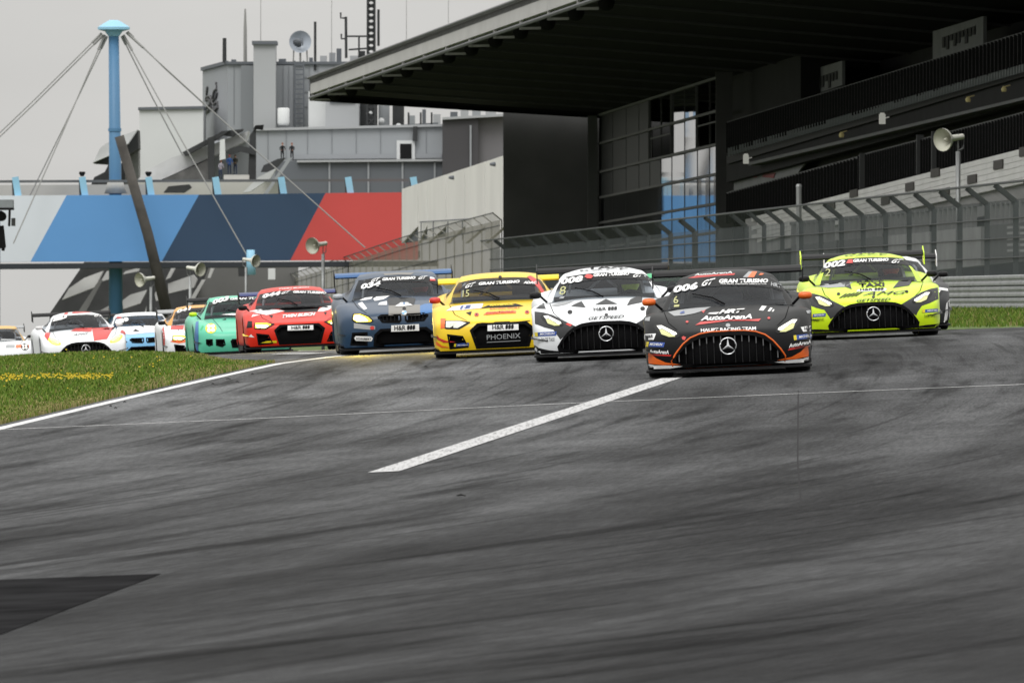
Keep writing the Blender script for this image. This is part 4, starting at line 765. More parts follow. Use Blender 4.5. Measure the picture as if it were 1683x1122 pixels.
STY['bmw'] = dict(cap=[.61, .61, .60, .58, .56, .535, .50], Wc=.965, pc=(.17, .16), st=[
    (.08, .99, [.64, .64, .635, .625, .615, .59, .54]), (.30, 1.015, [.69, .69, .685, .69, .70, .685, .63]), (.54, 1.02, [.73, .73, .725, .735, .755, .745, .69]), (.57, 1.02, None), (.70, 1.02, [.76, .76, .75, .76, .785, .775, .73]), (.97, 1.02, [.80, .80, .79, .79, .81, .80, .75]),
    (1.24, 1.02, [.83, .83, .815, .80, .81, .79, .74]), (1.36, 1.01, None), (1.40, 1.0, [.85, .85, .835, .81, .80, .78, .72]), (1.75, .985, [.875, .87, .85, .82, .80, .775, .71]), (2.2, .965, [.88, .88, .87, .85, .83, .80, .72]), (2.8, .965, [.89, .89, .88, .87, .85, .82, .73]), (3.15, .99, [.92, .92, .91, .90, .88, .85, .76]),
    (3.34, 1.0, None), (3.37, 1.005, [.95, .95, .945, .935, .91, .87, .78]), (3.48, 1.01, None), (3.75, 1.02, [.99, .99, .98, .965, .94, .90, .80]), (4.02, 1.02, None), (4.13, 1.02, None), (4.16, 1.02, [1.0, 1.0, .99, .975, .945, .90, .80]), (4.55, 1.0, [.99, .99, .98, .965, .93, .88, .77])],
    rear=[.93, .93, .925, .91, .88, .84, .73], yr=4.85, wy=(.97, 3.75),
    gh=[([0, .36, .64, .79, .87], [1.5, 1.57, 1.72, 1.95, 2.02], [.85, .845, .835, .82, .76]), ([0, .33, .58, .71, .85], [1.95, 2.0, 2.12, 2.28, 2.32], [1.04, 1.035, 1.025, 1.01, .82]), ([0, .30, .53, .64, .83], [2.38, 2.42, 2.5, 2.6, 2.65], [1.20, 1.192, 1.17, 1.13, .84]),
        ([0, .30, .53, .635, .83], [2.75] * 5, [1.26, 1.25, 1.22, 1.165, .84]), ([0, .29, .50, .60, .84], [3.15] * 5, [1.26, 1.255, 1.235, 1.19, .87]), ([0, .27, .46, .56, .82], [3.75] * 5, [1.16, 1.155, 1.13, 1.08, .94]), ([0, .26, .42, .54, .74], [4.35] * 5, [1.005, 1.0, .995, .985, .95])], ws=2.65, wing=(1.17, 4.5, .93))
STY['porsche'] = dict(cap=[.50, .50, .50, .51, .52, .51, .48], Wc=.95, pc=(.16, .18), st=[
    (.08, .98, [.525, .525, .525, .56, .585, .57, .52]), (.26, 1.0, [.565, .565, .575, .65, .69, .67, .60]), (.52, 1.01, [.61, .61, .62, .70, .745, .73, .66]), (.55, 1.01, None), (.70, 1.015, [.65, .65, .66, .735, .775, .76, .71]), (.97, 1.015, [.715, .715, .72, .765, .795, .78, .73]),
    (1.24, 1.01, [.77, .77, .77, .775, .785, .77, .72]), (1.36, 1.0, None), (1.40, .99, [.80, .80, .79, .78, .775, .755, .70]), (1.7, .965, [.83, .83, .815, .795, .775, .75, .69]), (2.2, .95, [.84, .84, .84, .83, .81, .77, .70]), (2.8, .95, [.86, .86, .85, .84, .82, .79, .71]), (3.1, .98, [.90, .90, .89, .88, .86, .83, .74]),
    (3.22, 1.0, None), (3.25, 1.005, [.93, .93, .925, .92, .90, .86, .77]), (3.36, 1.01, None), (3.63, 1.02, [.97, .97, .96, .95, .93, .89, .80]), (3.9, 1.02, None), (4.01, 1.02, None), (4.04, 1.02, [.97, .97, .96, .95, .93, .88, .79]), (4.35, 1.0, [.93, .93, .925, .91, .89, .84, .75])],
    rear=[.84, .84, .835, .83, .81, .77, .68], yr=4.58, wy=(.97, 3.63),
    gh=[([0, .34, .62, .77, .85], [1.25, 1.32, 1.48, 1.72, 1.8], [.80, .795, .785, .775, .73]), ([0, .32, .57, .69, .83], [1.65, 1.7, 1.83, 2.0, 2.05], [1.02, 1.015, 1.0, .985, .80]), ([0, .30, .52, .60, .81], [2.05, 2.1, 2.2, 2.32, 2.36], [1.19, 1.185, 1.165, 1.14, .82]),
        ([0, .30, .51, .595, .81], [2.45] * 5, [1.255, 1.25, 1.23, 1.19, .82]), ([0, .28, .49, .58, .82], [2.9] * 5, [1.25, 1.245, 1.22, 1.17, .85]), ([0, .27, .45, .55, .80], [3.5] * 5, [1.13, 1.125, 1.10, 1.05, .91]), ([0, .26, .42, .53, .72], [4.15] * 5, [.96, .955, .95, .94, .91])], ws=2.7, wing=(1.16, 4.2, .92))
RT, ZW, ARCH = .335, .335, .385
def cage(S):
    K = [(0, S['Wc'], S['cap'])] + S['st']; full = [k for k in K if k[2]] + [(S['yr'], S['st'][-1][1] * .95, S['rear'])]
    def zz(y): return [pw(y, [(k[0], k[2][j]) for k in full]) for j in range(7)]
    secs = [(y, W_, z or zz(y)) for y, W_, z in K] + [(S['yr'], S['st'][-1][1] * .95, S['rear'])]
    bm = bmesh.new(); loops = []
    def plan(x, y): a, b = S['pc']; f = max(0, 1 - y / 1.3); return y + (a * x * x + b * x ** 6) * f
    T = [.28, .56, .82, 1.0]
    def sect(y, W_, z, first=False, last=False):
        zl = .11; ar = 0
        for wy in S['wy']:
            # arch is measured where the outer flank actually lies (plan curve shifts it rearwards)
            yo = plan(1.0, y)
            if abs(yo - wy - .02) < ARCH: ar = ZW + math.sqrt(max(0, ARCH ** 2 - (yo - wy - .02) ** 2)) * .86
        zb = max(zl, ar); top = [(FR[j] * W_, z[j]) for j in range(7)]
        side = [(W_ * (1 if k < 3 else .992), lerp(z[6], zb, T[k])) for k in range(4)]
        return top, side, zb
    rows = []
    for i, (y, W_, z) in enumerate(secs):
        top, side, zb = sect(y, W_, z); half = top + side + [(.64, zb), (.62, .11), (.32, .11), (0, .11)]
        rows.append([(x, plan(x, y), zq_) for x, zq_ in half])
    n = len(rows[0]); V = {}
    def vert(i, j, sgn):
        x, y, z = rows[i][j]; key = (i, j, sgn if x > 1e-6 else 1)
        if key not in V: V[key] = bm.verts.new((x * sgn, y, z))
        return V[key]
    for i in range(len(rows) - 1):
        for j in range(n - 1):
            for s in (1, -1):
                q = [vert(i, j, s), vert(i, j + 1, s), vert(i + 1, j + 1, s), vert(i + 1, j, s)]
                bm.faces.new(q if s > 0 else q[::-1])
    for (i, dy) in ((0, -1), (len(rows) - 1, 1)):       # caps: columns = top points, rows = side points
        for s in (1, -1):
            G = []
            for r in range(5):                          # r = 0 top edge ... 4 bottom edge
                row = []
                for j in range(7):
                    if r == 0: row.append(vert(i, j, s)); continue
                    if j == 6: row.append(vert(i, 6 + r, s)); continue
                    x, y, zt = rows[i][j]; zb = .11; t = T[r - 1]; z = lerp(zt, zb, t)
                    bulge = dy * (.05 * math.sin(math.pi * min(1, t)) + (.02 * t))
                    key = ('c', i, j, r, s if j else 1)
                    if key not in V: V[key] = bm.verts.new((x * s, rows[i][j][1] + bulge, z))
                    row.append(V[key])
                G.append(row)
            for r in range(4):
                for j in range(6):
                    q = [G[r][j], G[r + 1][j], G[r + 1][j + 1], G[r][j + 1]]
                    bm.faces.new(q if (s > 0) == (i == 0) else q[::-1])
    bmesh.ops.remove_doubles(bm, verts=bm.verts, dist=1e-4); bmesh.ops.recalc_face_normals(bm, faces=bm.faces)
    me = bpy.data.meshes.new('body'); bm.to_mesh(me); bm.free()
    ob = bpy.data.objects.new('body', me); COL.objects.link(ob); md = ob.modifiers.new('s', 'SUBSURF'); md.levels = 2
    dg = bpy.context.evaluated_depsgraph_get(); m2 = bpy.data.meshes.new_from_object(ob.evaluated_get(dg)); bpy.data.objects.remove(ob); return m2
def crom(p0, p1, p2, p3, t):
    return .5 * ((2 * p1) + (-p0 + p2) * t + (2 * p0 - 5 * p1 + 4 * p2 - p3) * t * t + (-p0 + 3 * p1 - 3 * p2 + p3) * t ** 3)
def cabin(S, sub=8):
    G = []
    for xs, ys, zs in S['gh']:
        right = [Vector((x, y, z)) for x, y, z in zip(xs, ys, zs)]; G.append([Vector((-v.x, v.y, v.z)) for v in right[:0:-1]] + right)
    def ev(arr, t):
        i = min(int(t), len(arr) - 2); f = t - i; g = lambda k: arr[k] if 0 <= k < len(arr) else (2 * arr[0] - arr[1] if k < 0 else 2 * arr[-1] - arr[-2])
        return crom(g(i - 1), g(i), g(i + 1), g(i + 2), f)
    nr, nc = len(G), len(G[0]); U = [k / sub for k in range((nr - 1) * sub + 1)]; Vv = [k / sub for k in range((nc - 1) * sub + 1)]
    rows = [[ev(G[r], v) for v in Vv] for r in range(nr)]
    pts = [[ev([rows[r][c] for r in range(nr)], u) for c in range(len(Vv))] for u in U]
    parts = {'windscreen': [], 'roof': [], 'side_window': [], 'rear_window': []}
    for i in range(len(U) - 1):
        for j in range(len(Vv) - 1):
            u = (U[i] + U[i + 1]) / 2; c = abs((Vv[j] + Vv[j + 1]) / 2 - 4)
            if .06 < u < 1.92 and c < S['ws']: k = 'windscreen'
            elif 1.0 < u < 4.6 and 3.18 < c < 3.85 and not (2.85 < u < 3.0): k = 'side_window'
            elif 4.4 < u < 5.7 and c < 2.2: k = 'rear_window'
            else: k = 'roof'
            parts[k].append((i, j))
    res = {}
    for k, L_ in parts.items():
        sets = {k: L_} if k != 'side_window' else {'sl': [q for q in L_ if q[1] < len(Vv) / 2], 'sr': [q for q in L_ if q[1] > len(Vv) / 2]}
        for kk, LL in sets.items():
            idx = {}; vs = []; fs = []
            def vi(i, j):
                if (i, j) not in idx: idx[(i, j)] = len(vs); vs.append(tuple(pts[i][j]))
                return idx[(i, j)]
            for i, j in LL: fs.append((vi(i, j), vi(i, j + 1), vi(i + 1, j + 1), vi(i + 1, j)))
            me = bpy.data.meshes.new(kk); me.from_pydata(vs, [], fs); res[kk] = me
    return res
BASE = {}
def style(s):
    if s not in BASE:
        S = STY[s]; b = cage(S); c = cabin(S); V = [v.co.copy() for v in b.vertices]; Fc = [tuple(p.vertices) for p in b.polygons]
        bv = BVHTree.FromPolygons(V, Fc)
        for k in ('windscreen', 'roof', 'sl', 'sr'):
            o = len(V); V = V + [v.co.copy() for v in c[k].vertices]; Fc = Fc + [tuple(i + o for i in p.vertices) for p in c[k].polygons]
        BASE[s] = (b, c, bv, BVHTree.FromPolygons(V, Fc))
    return BASE[s]
def inside(x, z, poly):
    r = False; n = len(poly)
    for i in range(n):
        x0, z0 = poly[i]; x1, z1 = poly[i - 1]
        if (z0 > z) != (z1 > z) and x < (x1 - x0) * (z - z0) / (z1 - z0) + x0: r = not r
    return r
def mir(poly): return [(-x, z) for x, z in poly[::-1]]
def sym(half): return half + [(-x, z) for x, z in half[::-1] if abs(x) > 1e-6]

class Car:
    def __init__(s, st, px, d, yaw, label, cols, group='racing cars coming down the straight', bottom=None, lowdet=False):
        s.st = st; S = STY[st]; s.S = S; s.body0, s.cab, s.bv, s.bva = style(st); X = (px - 841.5) * d / F
        ya = R(yaw) - math.atan2(X, d)                  # yaw is relative to the line of sight
        head = Vector((math.sin(-ya), math.cos(ya), 0)); mid = Vector((X, d, 0)) + head * 2.3
        gx = (GZ(mid.x + .8, mid.y) - GZ(mid.x - .8, mid.y)) / 1.6; gy = (GZ(mid.x, mid.y + 1.35) - GZ(mid.x, mid.y - 1.35)) / 2.7
        n = Vector((-gx, -gy, 1)).normalized(); yv = (head - n * head.dot(n)).normalized(); xv = yv.cross(n).normalized()
        M = Matrix((xv, yv, n)).transposed().to_4x4(); M.translation = Vector((mid.x, mid.y, GZ(mid.x, mid.y) + .006)) - yv * 2.3
        cl_ = M.inverted() @ Vector((0, 0, ZC)); s.dir = (Vector((0, 1.2, .6)) - cl_).normalized()
        s.root = empty('race_car', M.translation, label, 'car', group, mtx=M); s.lod = lowdet
        s.cols = cols; s.build()
    # --- projection of flat shapes onto the bodywork
    def proj(s, x, z, off, deep=0):
        h = (None,); k = 0
        while (h[0] is None or (h[0].y > .7 and z < .66)) and k < 60:                  # beyond the outline: slide back onto the bodywork
            h = s.bva.ray_cast(Vector((x, 0, z)) - s.dir * 3, s.dir); x *= (.997 if h[0] is None else .99); z -= .006 if h[0] is None else 0; k += 1
        if h[0] is None: h = s.bva.find_nearest(Vector((x, .3, z)))
        return h[0] + h[1] * (off if h[1].y <= .3 else -off) + Vector((0, deep, 0))
    def patch(s, name, poly, m, off=.004, parent=None, deep=0, step=.05):
        bm = bmesh.new(); f = bm.faces.new([bm.verts.new((x, 0, z)) for x, z in poly]); bmesh.ops.triangulate(bm, faces=[f])
        xs = [p[0] for p in poly]; zs = [p[1] for p in poly]
        for ax, lo, hi, stp in ((0, min(xs), max(xs), step), (2, min(zs), max(zs), step * .4)):
            k = math.ceil(lo / stp + .01)
            while k * stp < hi:
                co = [0, 0, 0]; co[ax] = k * stp; no = [0, 0, 0]; no[ax] = 1
                bmesh.ops.bisect_plane(bm, geom=bm.verts[:] + bm.edges[:] + bm.faces[:], plane_co=co, plane_no=no, dist=1e-5); k += 1
        return s.finish(name, bm, m, off, parent, deep)
    def finish(s, name, bm, m, off, parent, deep):
        for v in bm.verts: v.co = s.proj(v.co.x, v.co.z, off, deep)
        for f in bm.faces:
            f.normal_update()
            if f.normal.y > 0: f.normal_flip()
        me = bpy.data.meshes.new(name); bm.to_mesh(me); bm.free()
        return link_mesh(name, me, m, parent or s.body, local=True, smooth=True)
    def text(s, body, p0, p1, h, m, shear=.25, bold=.02, off=.008, name='lettering', parent=None):
        V, Fc = decal_text(body, p0, p1, h, shear, bold); bm = bmesh.new(); vv = [bm.verts.new((x, 0, z)) for x, z in V]
        for f in Fc:
            try: bm.faces.new([vv[i] for i in f])
            except ValueError: pass
        return s.finish(name, bm, m, off, parent, 0)
    def rimtube(s, name, poly, r, m, off=.006, parent=None):
        n = len(poly); P_ = []
        for i in range(n):
            a, b = poly[i], poly[(i + 1) % n]; k = max(1, int(math.dist(a, b) / .05))
            for q in range(k): P_.append((lerp(a[0], b[0], q / k), lerp(a[1], b[1], q / k)))
        pts = [s.proj(x, z, off) for x, z in P_]; mb = MB(); mb.tube(pts + [pts[0], pts[1]], r, 6, cap=False); return mb.build(name, m, parent or s.body, local=True, smooth=True)
    def opening(s, half_or_poly, depth=.07, ring=M_MATT, name='grille', symm=True, ringw=.045):
        poly = sym(half_or_poly) if symm else half_or_poly; cx = sum(p[0] for p in poly) / len(poly); cz = sum(p[1] for p in poly) / len(poly)
        w = (max(p[0] for p in poly) - min(p[0] for p in poly)) / 2; h = (max(p[1] for p in poly) - min(p[1] for p in poly)) / 2
        inn = [(cx + (x - cx) * (1 - ringw / w), cz + (z - cz) * (1 - ringw / h)) for x, z in poly]; mid = [((a[0] + b[0]) / 2, (a[1] + b[1]) / 2) for a, b in zip(poly, inn)]
        g = s.patch(name, poly, M_MATT, 0, s.root, depth, step=.08)
        n = len(poly); bm = bmesh.new(); A = [bm.verts.new((x, 0, z)) for x, z in poly]; B = [bm.verts.new((x, 0, z)) for x, z in inn]
        for i in range(n): bm.faces.new([A[i], A[(i + 1) % n], B[(i + 1) % n], B[i]])
        bmesh.ops.subdivide_edges(bm, edges=[e for e in bm.edges if e.calc_length() > .08], cuts=2, use_grid_fill=True)
        s.finish('surround', bm, ring, .006, g, 0)
        pts = [s.proj(x, z, .003) for x, z in inn]; mb = MB(); mb.grid([[tuple(p), tuple(p + Vector((0, depth, 0)))] for p in pts + [pts[0]]]); mb.build('grille_wall', M_MATT, g, local=True)
        s.cut.append(mid); return g
    def part(s, mb, name, m, parent=None, smooth=False): return mb.build(name, m, parent or s.root, local=True, smooth=smooth)
    def build(s):
        S = s.S; st = s.st; C = s.cols; s.cut = []; bm_ = s.body0.copy(); s.body = link_mesh('body', bm_, C['body'], s.root, local=True, smooth=True)
        # openings and lamps
        G = None
        if st == 'amg':
            half = [(0, .525), (.2, .522), (.33, .505), (.44, .465), (.53, .395), (.62, .29), (.675, .205), (.665, .15), (.60, .118), (.3, .108), (0, .108)]
            G = s.opening(half)
            for k in range(-7, 8):
                if k == 0: continue
                x = k * .085; zt = pw(abs(x), [(0, .50), (.2, .497), (.33, .475), (.44, .43), (.53, .36), (.6, .28)]); y0 = s.proj(x, zt - .02, 0).y; y1 = s.proj(x, .15, 0).y
                mb = MB(); mb.bar((x, y0 + .035, zt - .01), (x, y0 + .03, zt - .10), .013, .03, up=(0, 1, 0)); mb.bar((x, y0 + .035, zt - .10), (x, y1 + .05, .14), .011, .03, up=(0, 1, 0), mi=1); s.part(mb, 'slat', [C.get('slat', M_TRIM), M_TRIM], G)  # lower part dark: the slats' fade into shade is in the colour
            yb = s.proj(0, .36, 0).y - .005; c = Vector((0, yb, .352)); rr = .098; mb = MB()
            mb.tube([c + Vector((rr * math.cos(a), 0, rr * math.sin(a))) for a in [k * math.pi / 16 for k in range(34)]], .0105, 6, cap=False)
            for a in (90, 210, 330):
                d_ = Vector((math.cos(R(a)), 0, math.sin(R(a)))); p_ = Vector((-d_.z, 0, d_.x)); mb.add([c - Vector((0, .02, 0)), c + p_ * .017, c + d_ * rr, c - p_ * .017], [(0, 1, 2), (0, 2, 3)])
            s.part(mb, 'emblem', M_CHR, G, True)
            HL = [(-.87, .655), (-.888, .62), (-.862, .575), (-.80, .515), (-.70, .478), (-.60, .475), (-.575, .495), (-.588, .535), (-.70, .60), (-.80, .65)]; LED = [(-.848, .628), (-.79, .63), (-.615, .535), (-.605, .515), (-.64, .505), (-.665, .515), (-.68, .53), (-.78, .59), (-.815, .585)]; LOW = [(-.815, .575), (-.78, .582), (-.685, .524), (-.665, .505), (-.63, .498), (-.625, .488), (-.70, .487), (-.79, .522)]
            if 'surround' in C:
                SU = [(-.97, .70), (-.86, .685), (-.72, .64), (-.55, .545), (-.42, .475), (-.46, .44), (-.55, .36), (-.63, .30), (-.66, .36), (-.72, .44), (-.84, .475), (-.97, .53)]
                s.patch('headlight_surround', SU, C['surround'], .003); s.patch('headlight_surround', mir(SU), C['surround'], .003)
        elif st == 'audi':
            G = s.opening([(0, .49), (.36, .49), (.47, .395), (.385, .125), (0, .125)])
            for sg in (1, -1):
                q = [(-.80, .355), (-.57, .32), (-.49, .15), (-.77, .135)]; s.opening(q if sg > 0 else mir(q), .06, M_MATT, 'side_intake', False, .03)
            HL = [(-.82, .55), (-.835, .44), (-.80, .425), (-.62, .415), (-.46, .498), (-.455, .515), (-.60, .54)]; LED = [(-.805, .537), (-.81, .45), (-.75, .445), (-.75, .505), (-.70, .50), (-.70, .44), (-.64, .435), (-.51, .50), (-.60, .527)]; LOW = None
        elif st == 'bmw':
            G = s.opening([(0, .385), (.36, .385), (.46, .30), (.48, .12), (0, .10)])
            for sg in (1, -1):
                q = [(.025, .60), (.34, .605), (.40, .57), (.33, .475), (.06, .46), (.025, .50)]; q = q if sg > 0 else mir(q); k = s.opening(q, .05, M_MATT, 'kidney_grille', False, .03)
                for j in range(5):
                    x = sg * (.07 + .06 * j); y0 = s.proj(x, .53, 0).y; mb = MB(); mb.bar((x, y0 + .02, .49), (x, y0 + .03, .585), .008, .02, up=(0, 1, 0)); s.part(mb, 'slat', M_TRIM, k)
                q = [(.56, .345), (.80, .345), (.84, .15), (.57, .13)]; s.opening(q if sg > 0 else mir(q), .05, M_MATT, 'side_intake', False, .03)
            HL = [(-.78, .635), (-.80, .535), (-.74, .49), (-.50, .485), (-.455, .51), (-.52, .585), (-.65, .635)]; LED = [(-.76, .62), (-.775, .545), (-.72, .505), (-.51, .50), (-.485, .515), (-.54, .57), (-.66, .62)]; LOW = None
        else:
            G = s.opening([(0, .36), (.26, .36), (.30, .32), (.27, .18), (0, .17)])
            for sg in (1, -1):
                for q in ([(-.60, .37), (-.42, .365), (-.40, .25), (-.47, .20), (-.60, .24)], [(-.80, .38), (-.66, .375), (-.66, .25), (-.74, .23), (-.80, .27)]): s.opening(q if sg > 0 else mir(q), .05, M_MATT, 'side_intake', False, .03)
            circ = [(-.69 + .115 * math.cos(k * math.pi / 8), .595 + .105 * math.sin(k * math.pi / 8)) for k in range(16)]; HL = circ; LED = None; LOW = None
        sl = {'amg': [(.60, .57), (.70, .66), (.755, .80)], 'audi': [(.50, .535), (.67, .63), (.745, .775)], 'bmw': [(.56, .635), (.69, .725), (.775, .845)], 'porsche': [(.45, .515), (.50, .61), (.64, .785)]}[st]
        for sg in (1, -1):
            for (x0, z0), (x1, z1) in zip(sl, sl[1:]): s.patch('shut_line', [(sg * x0, z0), (sg * (x0 + .011), z0), (sg * (x1 + .011), z1), (sg * x1, z1)], M_MATT, .0025)
        lm = C.get('lamp', L_DAY)
        for sg in (1, -1):
            h_ = s.patch('headlight', HL if sg > 0 else mir(HL), C.get('lamp_house', M_TRIM), .005, s.root)
            if LED: s.patch('light_strip', LED if sg > 0 else mir(LED), lm, .010, h_)
            else:
                for (dx, dz) in ((-.042, .04), (.042, .04), (-.042, -.04), (.042, -.04)):
                    q = [(-.69 + dx + .032 * math.cos(k * math.pi / 5), .595 + dz + .032 * math.sin(k * math.pi / 5)) for k in range(10)]; s.patch('light_strip', q if sg > 0 else mir(q), lm, .010, h_)
            if C.get('core'):
                q = C['core']; s.patch('light_core', q if sg > 0 else mir(q), L_HOTW, .016, h_)
            if C.get('beam'):
                xb, zb_ = (-.66 * sg, .52); ld = bpy.data.lights.new('headlight_beam', 'SPOT'); ld.energy = C['beam']; ld.color = (1, .74, .12); ld.spot_size = R(70); ld.spot_blend = .8; ld.shadow_soft_size = .08
                lo = bpy.data.objects.new('headlight_beam', ld); COL.objects.link(lo); lo.matrix_basis = Matrix.Translation((xb, -.12, zb_)) @ Vector((0, 1, .16)).to_track_quat('Z', 'Y').to_matrix().to_4x4(); lo.parent = h_
            if LOW: s.patch('light_strip', LOW if sg > 0 else mir(LOW), L_YEL, .0125, h_)
        # remove bodywork behind the openings
        bm = bmesh.new(); bm.from_mesh(bm_); dl = []
        for f in bm.faces:
            c = f.calc_center_median()
            if c.y < .5 and f.normal.y < -.2 and any(inside(c.x, c.z, q) for q in s.cut): dl.append(f)
        bmesh.ops.delete(bm, geom=dl, context='FACES'); bm.to_mesh(bm_); bm.free(); bm_.polygons.foreach_set('use_smooth', [True] * len(bm_.polygons))
        # cabin
        s.roof = link_mesh('roof', s.cab['roof'].copy(), C.get('roof', C['body']), s.root, True, True)
        s.ws = link_mesh('windscreen', s.cab['windscreen'].copy(), M_WS, s.root, True, True)
        for k in ('sl', 'sr'): link_mesh('side_window', s.cab[k].copy(), M_WS, s.root, True, True)
        link_mesh('rear_window', s.cab['rear_window'].copy(), M_WS, s.root, True, True)
        y0 = S['gh'][0][1][0]
        mb = MB(); mb.grid([[(x, y0 + .28 + .3 * abs(x), .83) for x in (-.7, -.35, 0, .35, .7)], [(x, y0 + .55 + .2 * abs(x), .87) for x in (-.7, -.35, 0, .35, .7)], [(x, y0 + .62 + .2 * abs(x), .74) for x in (-.7, -.35, 0, .35, .7)], [(x, y0 + .64, .5) for x in (-.7, -.35, 0, .35, .7)]]); s.part(mb, 'dashboard', M_TRIM)
        mb = MB(); yy = y0 + .95
        for sg in (-1, 1):
            mb.tube([(sg * .60, yy - .25, .62), (sg * .53, yy, 1.02), (sg * .44, yy + .22, 1.12), (sg * .44, yy + .75, 1.13), (sg * .55, yy + .85, .62)], .022, 6); mb.tube([(sg * .5, yy + .85, .7), (0, yy + .8, 1.12)], .02, 6)
        mb.tube([(-.44, yy + .22, 1.12), (.44, yy + .22, 1.12)], .022, 6); mb.tube([(-.44, yy + .75, 1.13), (.44, yy + .75, 1.13)], .022, 6); s.part(mb, 'roll_cage', mat('cage_pale', (.42, .42, .43), .5), smooth=True)
        p0, p1, p2 = s.proj(-.02, S['gh'][0][2][0] + .02, .02), s.proj(-.16, S['gh'][0][2][0] + .10, .022), s.proj(-.40, S['gh'][0][2][0] + .16, .022); mb = MB(); mb.tube([p0, p1, p2], [.012, .009, .006], 6); s.part(mb, 'wiper', M_MATT, s.ws)
        mb = MB(); mb.box((-.0, yy + 1.1, .85), (1.1, .04, .5)); s.part(mb, 'bulkhead', M_TRIM)
        mb = MB(); mb.prism([(.17, yy + .42, .35), (.57, yy + .42, .35), (.55, yy + .60, .98), (.47, yy + .62, 1.06), (.27, yy + .62, 1.06), (.19, yy + .60, .98)], (0, .12, 0)); s.part(mb, 'seat', M_TRIM)
        # aero
        wz, wy, wh = S['wing']; prof = [(0, .03), (.05, .052), (.14, .055), (.25, .03), (.36, -.02), (.37, -.035), (.25, -.012), (.12, -.008), (.03, .002)]; tilt = lambda a, b: (wy + a, wz + b * 1.0 + a * .28)
        mb = MB(); mb.grid([[(x, *tilt(a, b)) for a, b in prof] for x in (-wh, -wh * .5, 0, wh * .5, wh)], closed=True); pl_ = [[(sx, *tilt(a, b)) for a, b in prof] for sx in (-wh, wh)]
        for q in pl_: mb.add(q, [tuple(range(len(prof)))])
        w = s.part(mb, 'rear_wing', C.get('wing', M_CARB))
        for sg in (-1, 1):
            mb = MB(); mb.prism([(sg * (wh + .004), wy - .05, wz - .12), (sg * (wh + .004), wy + .42, wz - .08), (sg * (wh + .004), wy + .42, wz + .16), (sg * (wh + .004), wy - .03, wz + .06)], (sg * .015, 0, 0)); s.part(mb, 'end_plate', C.get('endplate', M_CARB), w)
            mb = MB(); mb.bar((sg * .38, wy - .25, .94), (sg * .38, wy - .08, wz - .06), .02, .16, up=(0, 1, 0)); mb.bar((sg * .38, wy - .08, wz - .07), (sg * .38, wy + .14, wz + .03), .02, .09); s.part(mb, 'wing_mount', M_CARB, w)
        sp = [(x, (S['pc'][0] * x * x + S['pc'][1] * x ** 6) - .085 + (.03 if abs(x) > .9 else 0)) for x in [k * .1 for k in range(-10, 11)]]
        mb = MB(); mb.grid([[(x, y, .065), (x, y, .09), (x, .8, .105), (x, .8, .065), (x, y, .065)] for x, y in sp]); s.part(mb, 'splitter', C.get('splitter', M_CARB))
        for sg in (-1, 1):
            mb = MB(); mb.grid([[(sg * .80, .12, .30), (sg * .99, .30, .33), (sg * 1.015, .50, .36)], [(sg * .80, .10, .292), (sg * 1.03, .27, .315), (sg * 1.035, .52, .35)]]); s.part(mb, 'dive_plane', C.get('plane', M_CARB))
            mb = MB(); mb.bar((sg * .965, 1.5, .10), (sg * .955, 3.2, .10), .06, .09); s.part(mb, 'side_sill', M_CARB)
            my, mz = C.get('mirror_at', (S['gh'][0][1][0] + .42, .905 if st != 'audi' else .84)); mx_ = .955; mb = MB()
            ring = lambda y, k: [(sg * mx_ + .085 * k * math.copysign(abs(math.cos(a)) ** .7, math.cos(a)), y, mz + .048 * k * math.copysign(abs(math.sin(a)) ** .7, math.sin(a)) + .006 * sg * 0) for a in [q * math.pi / 6 for q in range(12)]]
            mb.grid([ring(my - .07, .25), ring(my - .06, .7), ring(my - .02, .95), ring(my + .05, 1), ring(my + .08, .97)], closed=True); mb.add(ring(my + .08, .97), [tuple(range(12))]); mb.add(ring(my - .07, .25), [tuple(range(12))])
            m_ = s.part(mb, 'mirror', C.get('mirror', M_CARB), smooth=True); mb = MB(); mb.tube([(sg * .88, my + .03, mz - .02), (sg * .80, my + .12, mz - .10)], .016, 6); s.part(mb, 'mirror_arm', M_CARB, m_)
        # wheels
        for wy_ in S['wy']:
            for sg in (-1, 1):
                x1, x0 = sg * .985, sg * .675; mb = MB(); pr = [(x0, RT - .05), (x0 + (x1 - x0) * .04, RT - .012), (x0 + (x1 - x0) * .12, RT), (x0 + (x1 - x0) * .88, RT), (x0 + (x1 - x0) * .96, RT - .012), (x1, RT - .05), (x1, RT - .10)]; nn = 28
                mb.grid([[(x, wy_ + r_ * math.cos(2 * math.pi * k / nn), ZW + r_ * math.sin(2 * math.pi * k / nn)) for k in range(nn)] for x, r_ in pr], closed=True); mb.add([(x0, wy_ + (RT - .05) * math.cos(2 * math.pi * k / nn), ZW + (RT - .05) * math.sin(2 * math.pi * k / nn)) for k in range(nn)], [tuple(range(nn))])
                w_ = s.part(mb, 'wheel', M_TYRE, smooth=False); mb = MB()
                for k in range(10):
                    a = 2 * math.pi * k / 10; mb.bar((x1 - sg * .02, wy_ + .03 * math.cos(a), ZW + .03 * math.sin(a)), (x1 - sg * .03, wy_ + (RT - .10) * math.cos(a), ZW + (RT - .10) * math.sin(a)), .03, .02, up=(1, 0, 0))
                mb.tube([(x1 - sg * .05, wy_, ZW), (x1 - sg * .005, wy_, ZW)], .05, 10); mb.tube([(x1 - sg * .12, wy_, ZW), (x1 - sg * .10, wy_, ZW)], RT - .1, 20); s.part(mb, 'rim', M_RIM, w_)
    # --- livery helpers working in photo zoom coordinates
    def frame(s, ox, oy, k, cx, gy, sc, tilt=.036): s.fr = (ox, oy, k, cx, gy, sc, tilt)
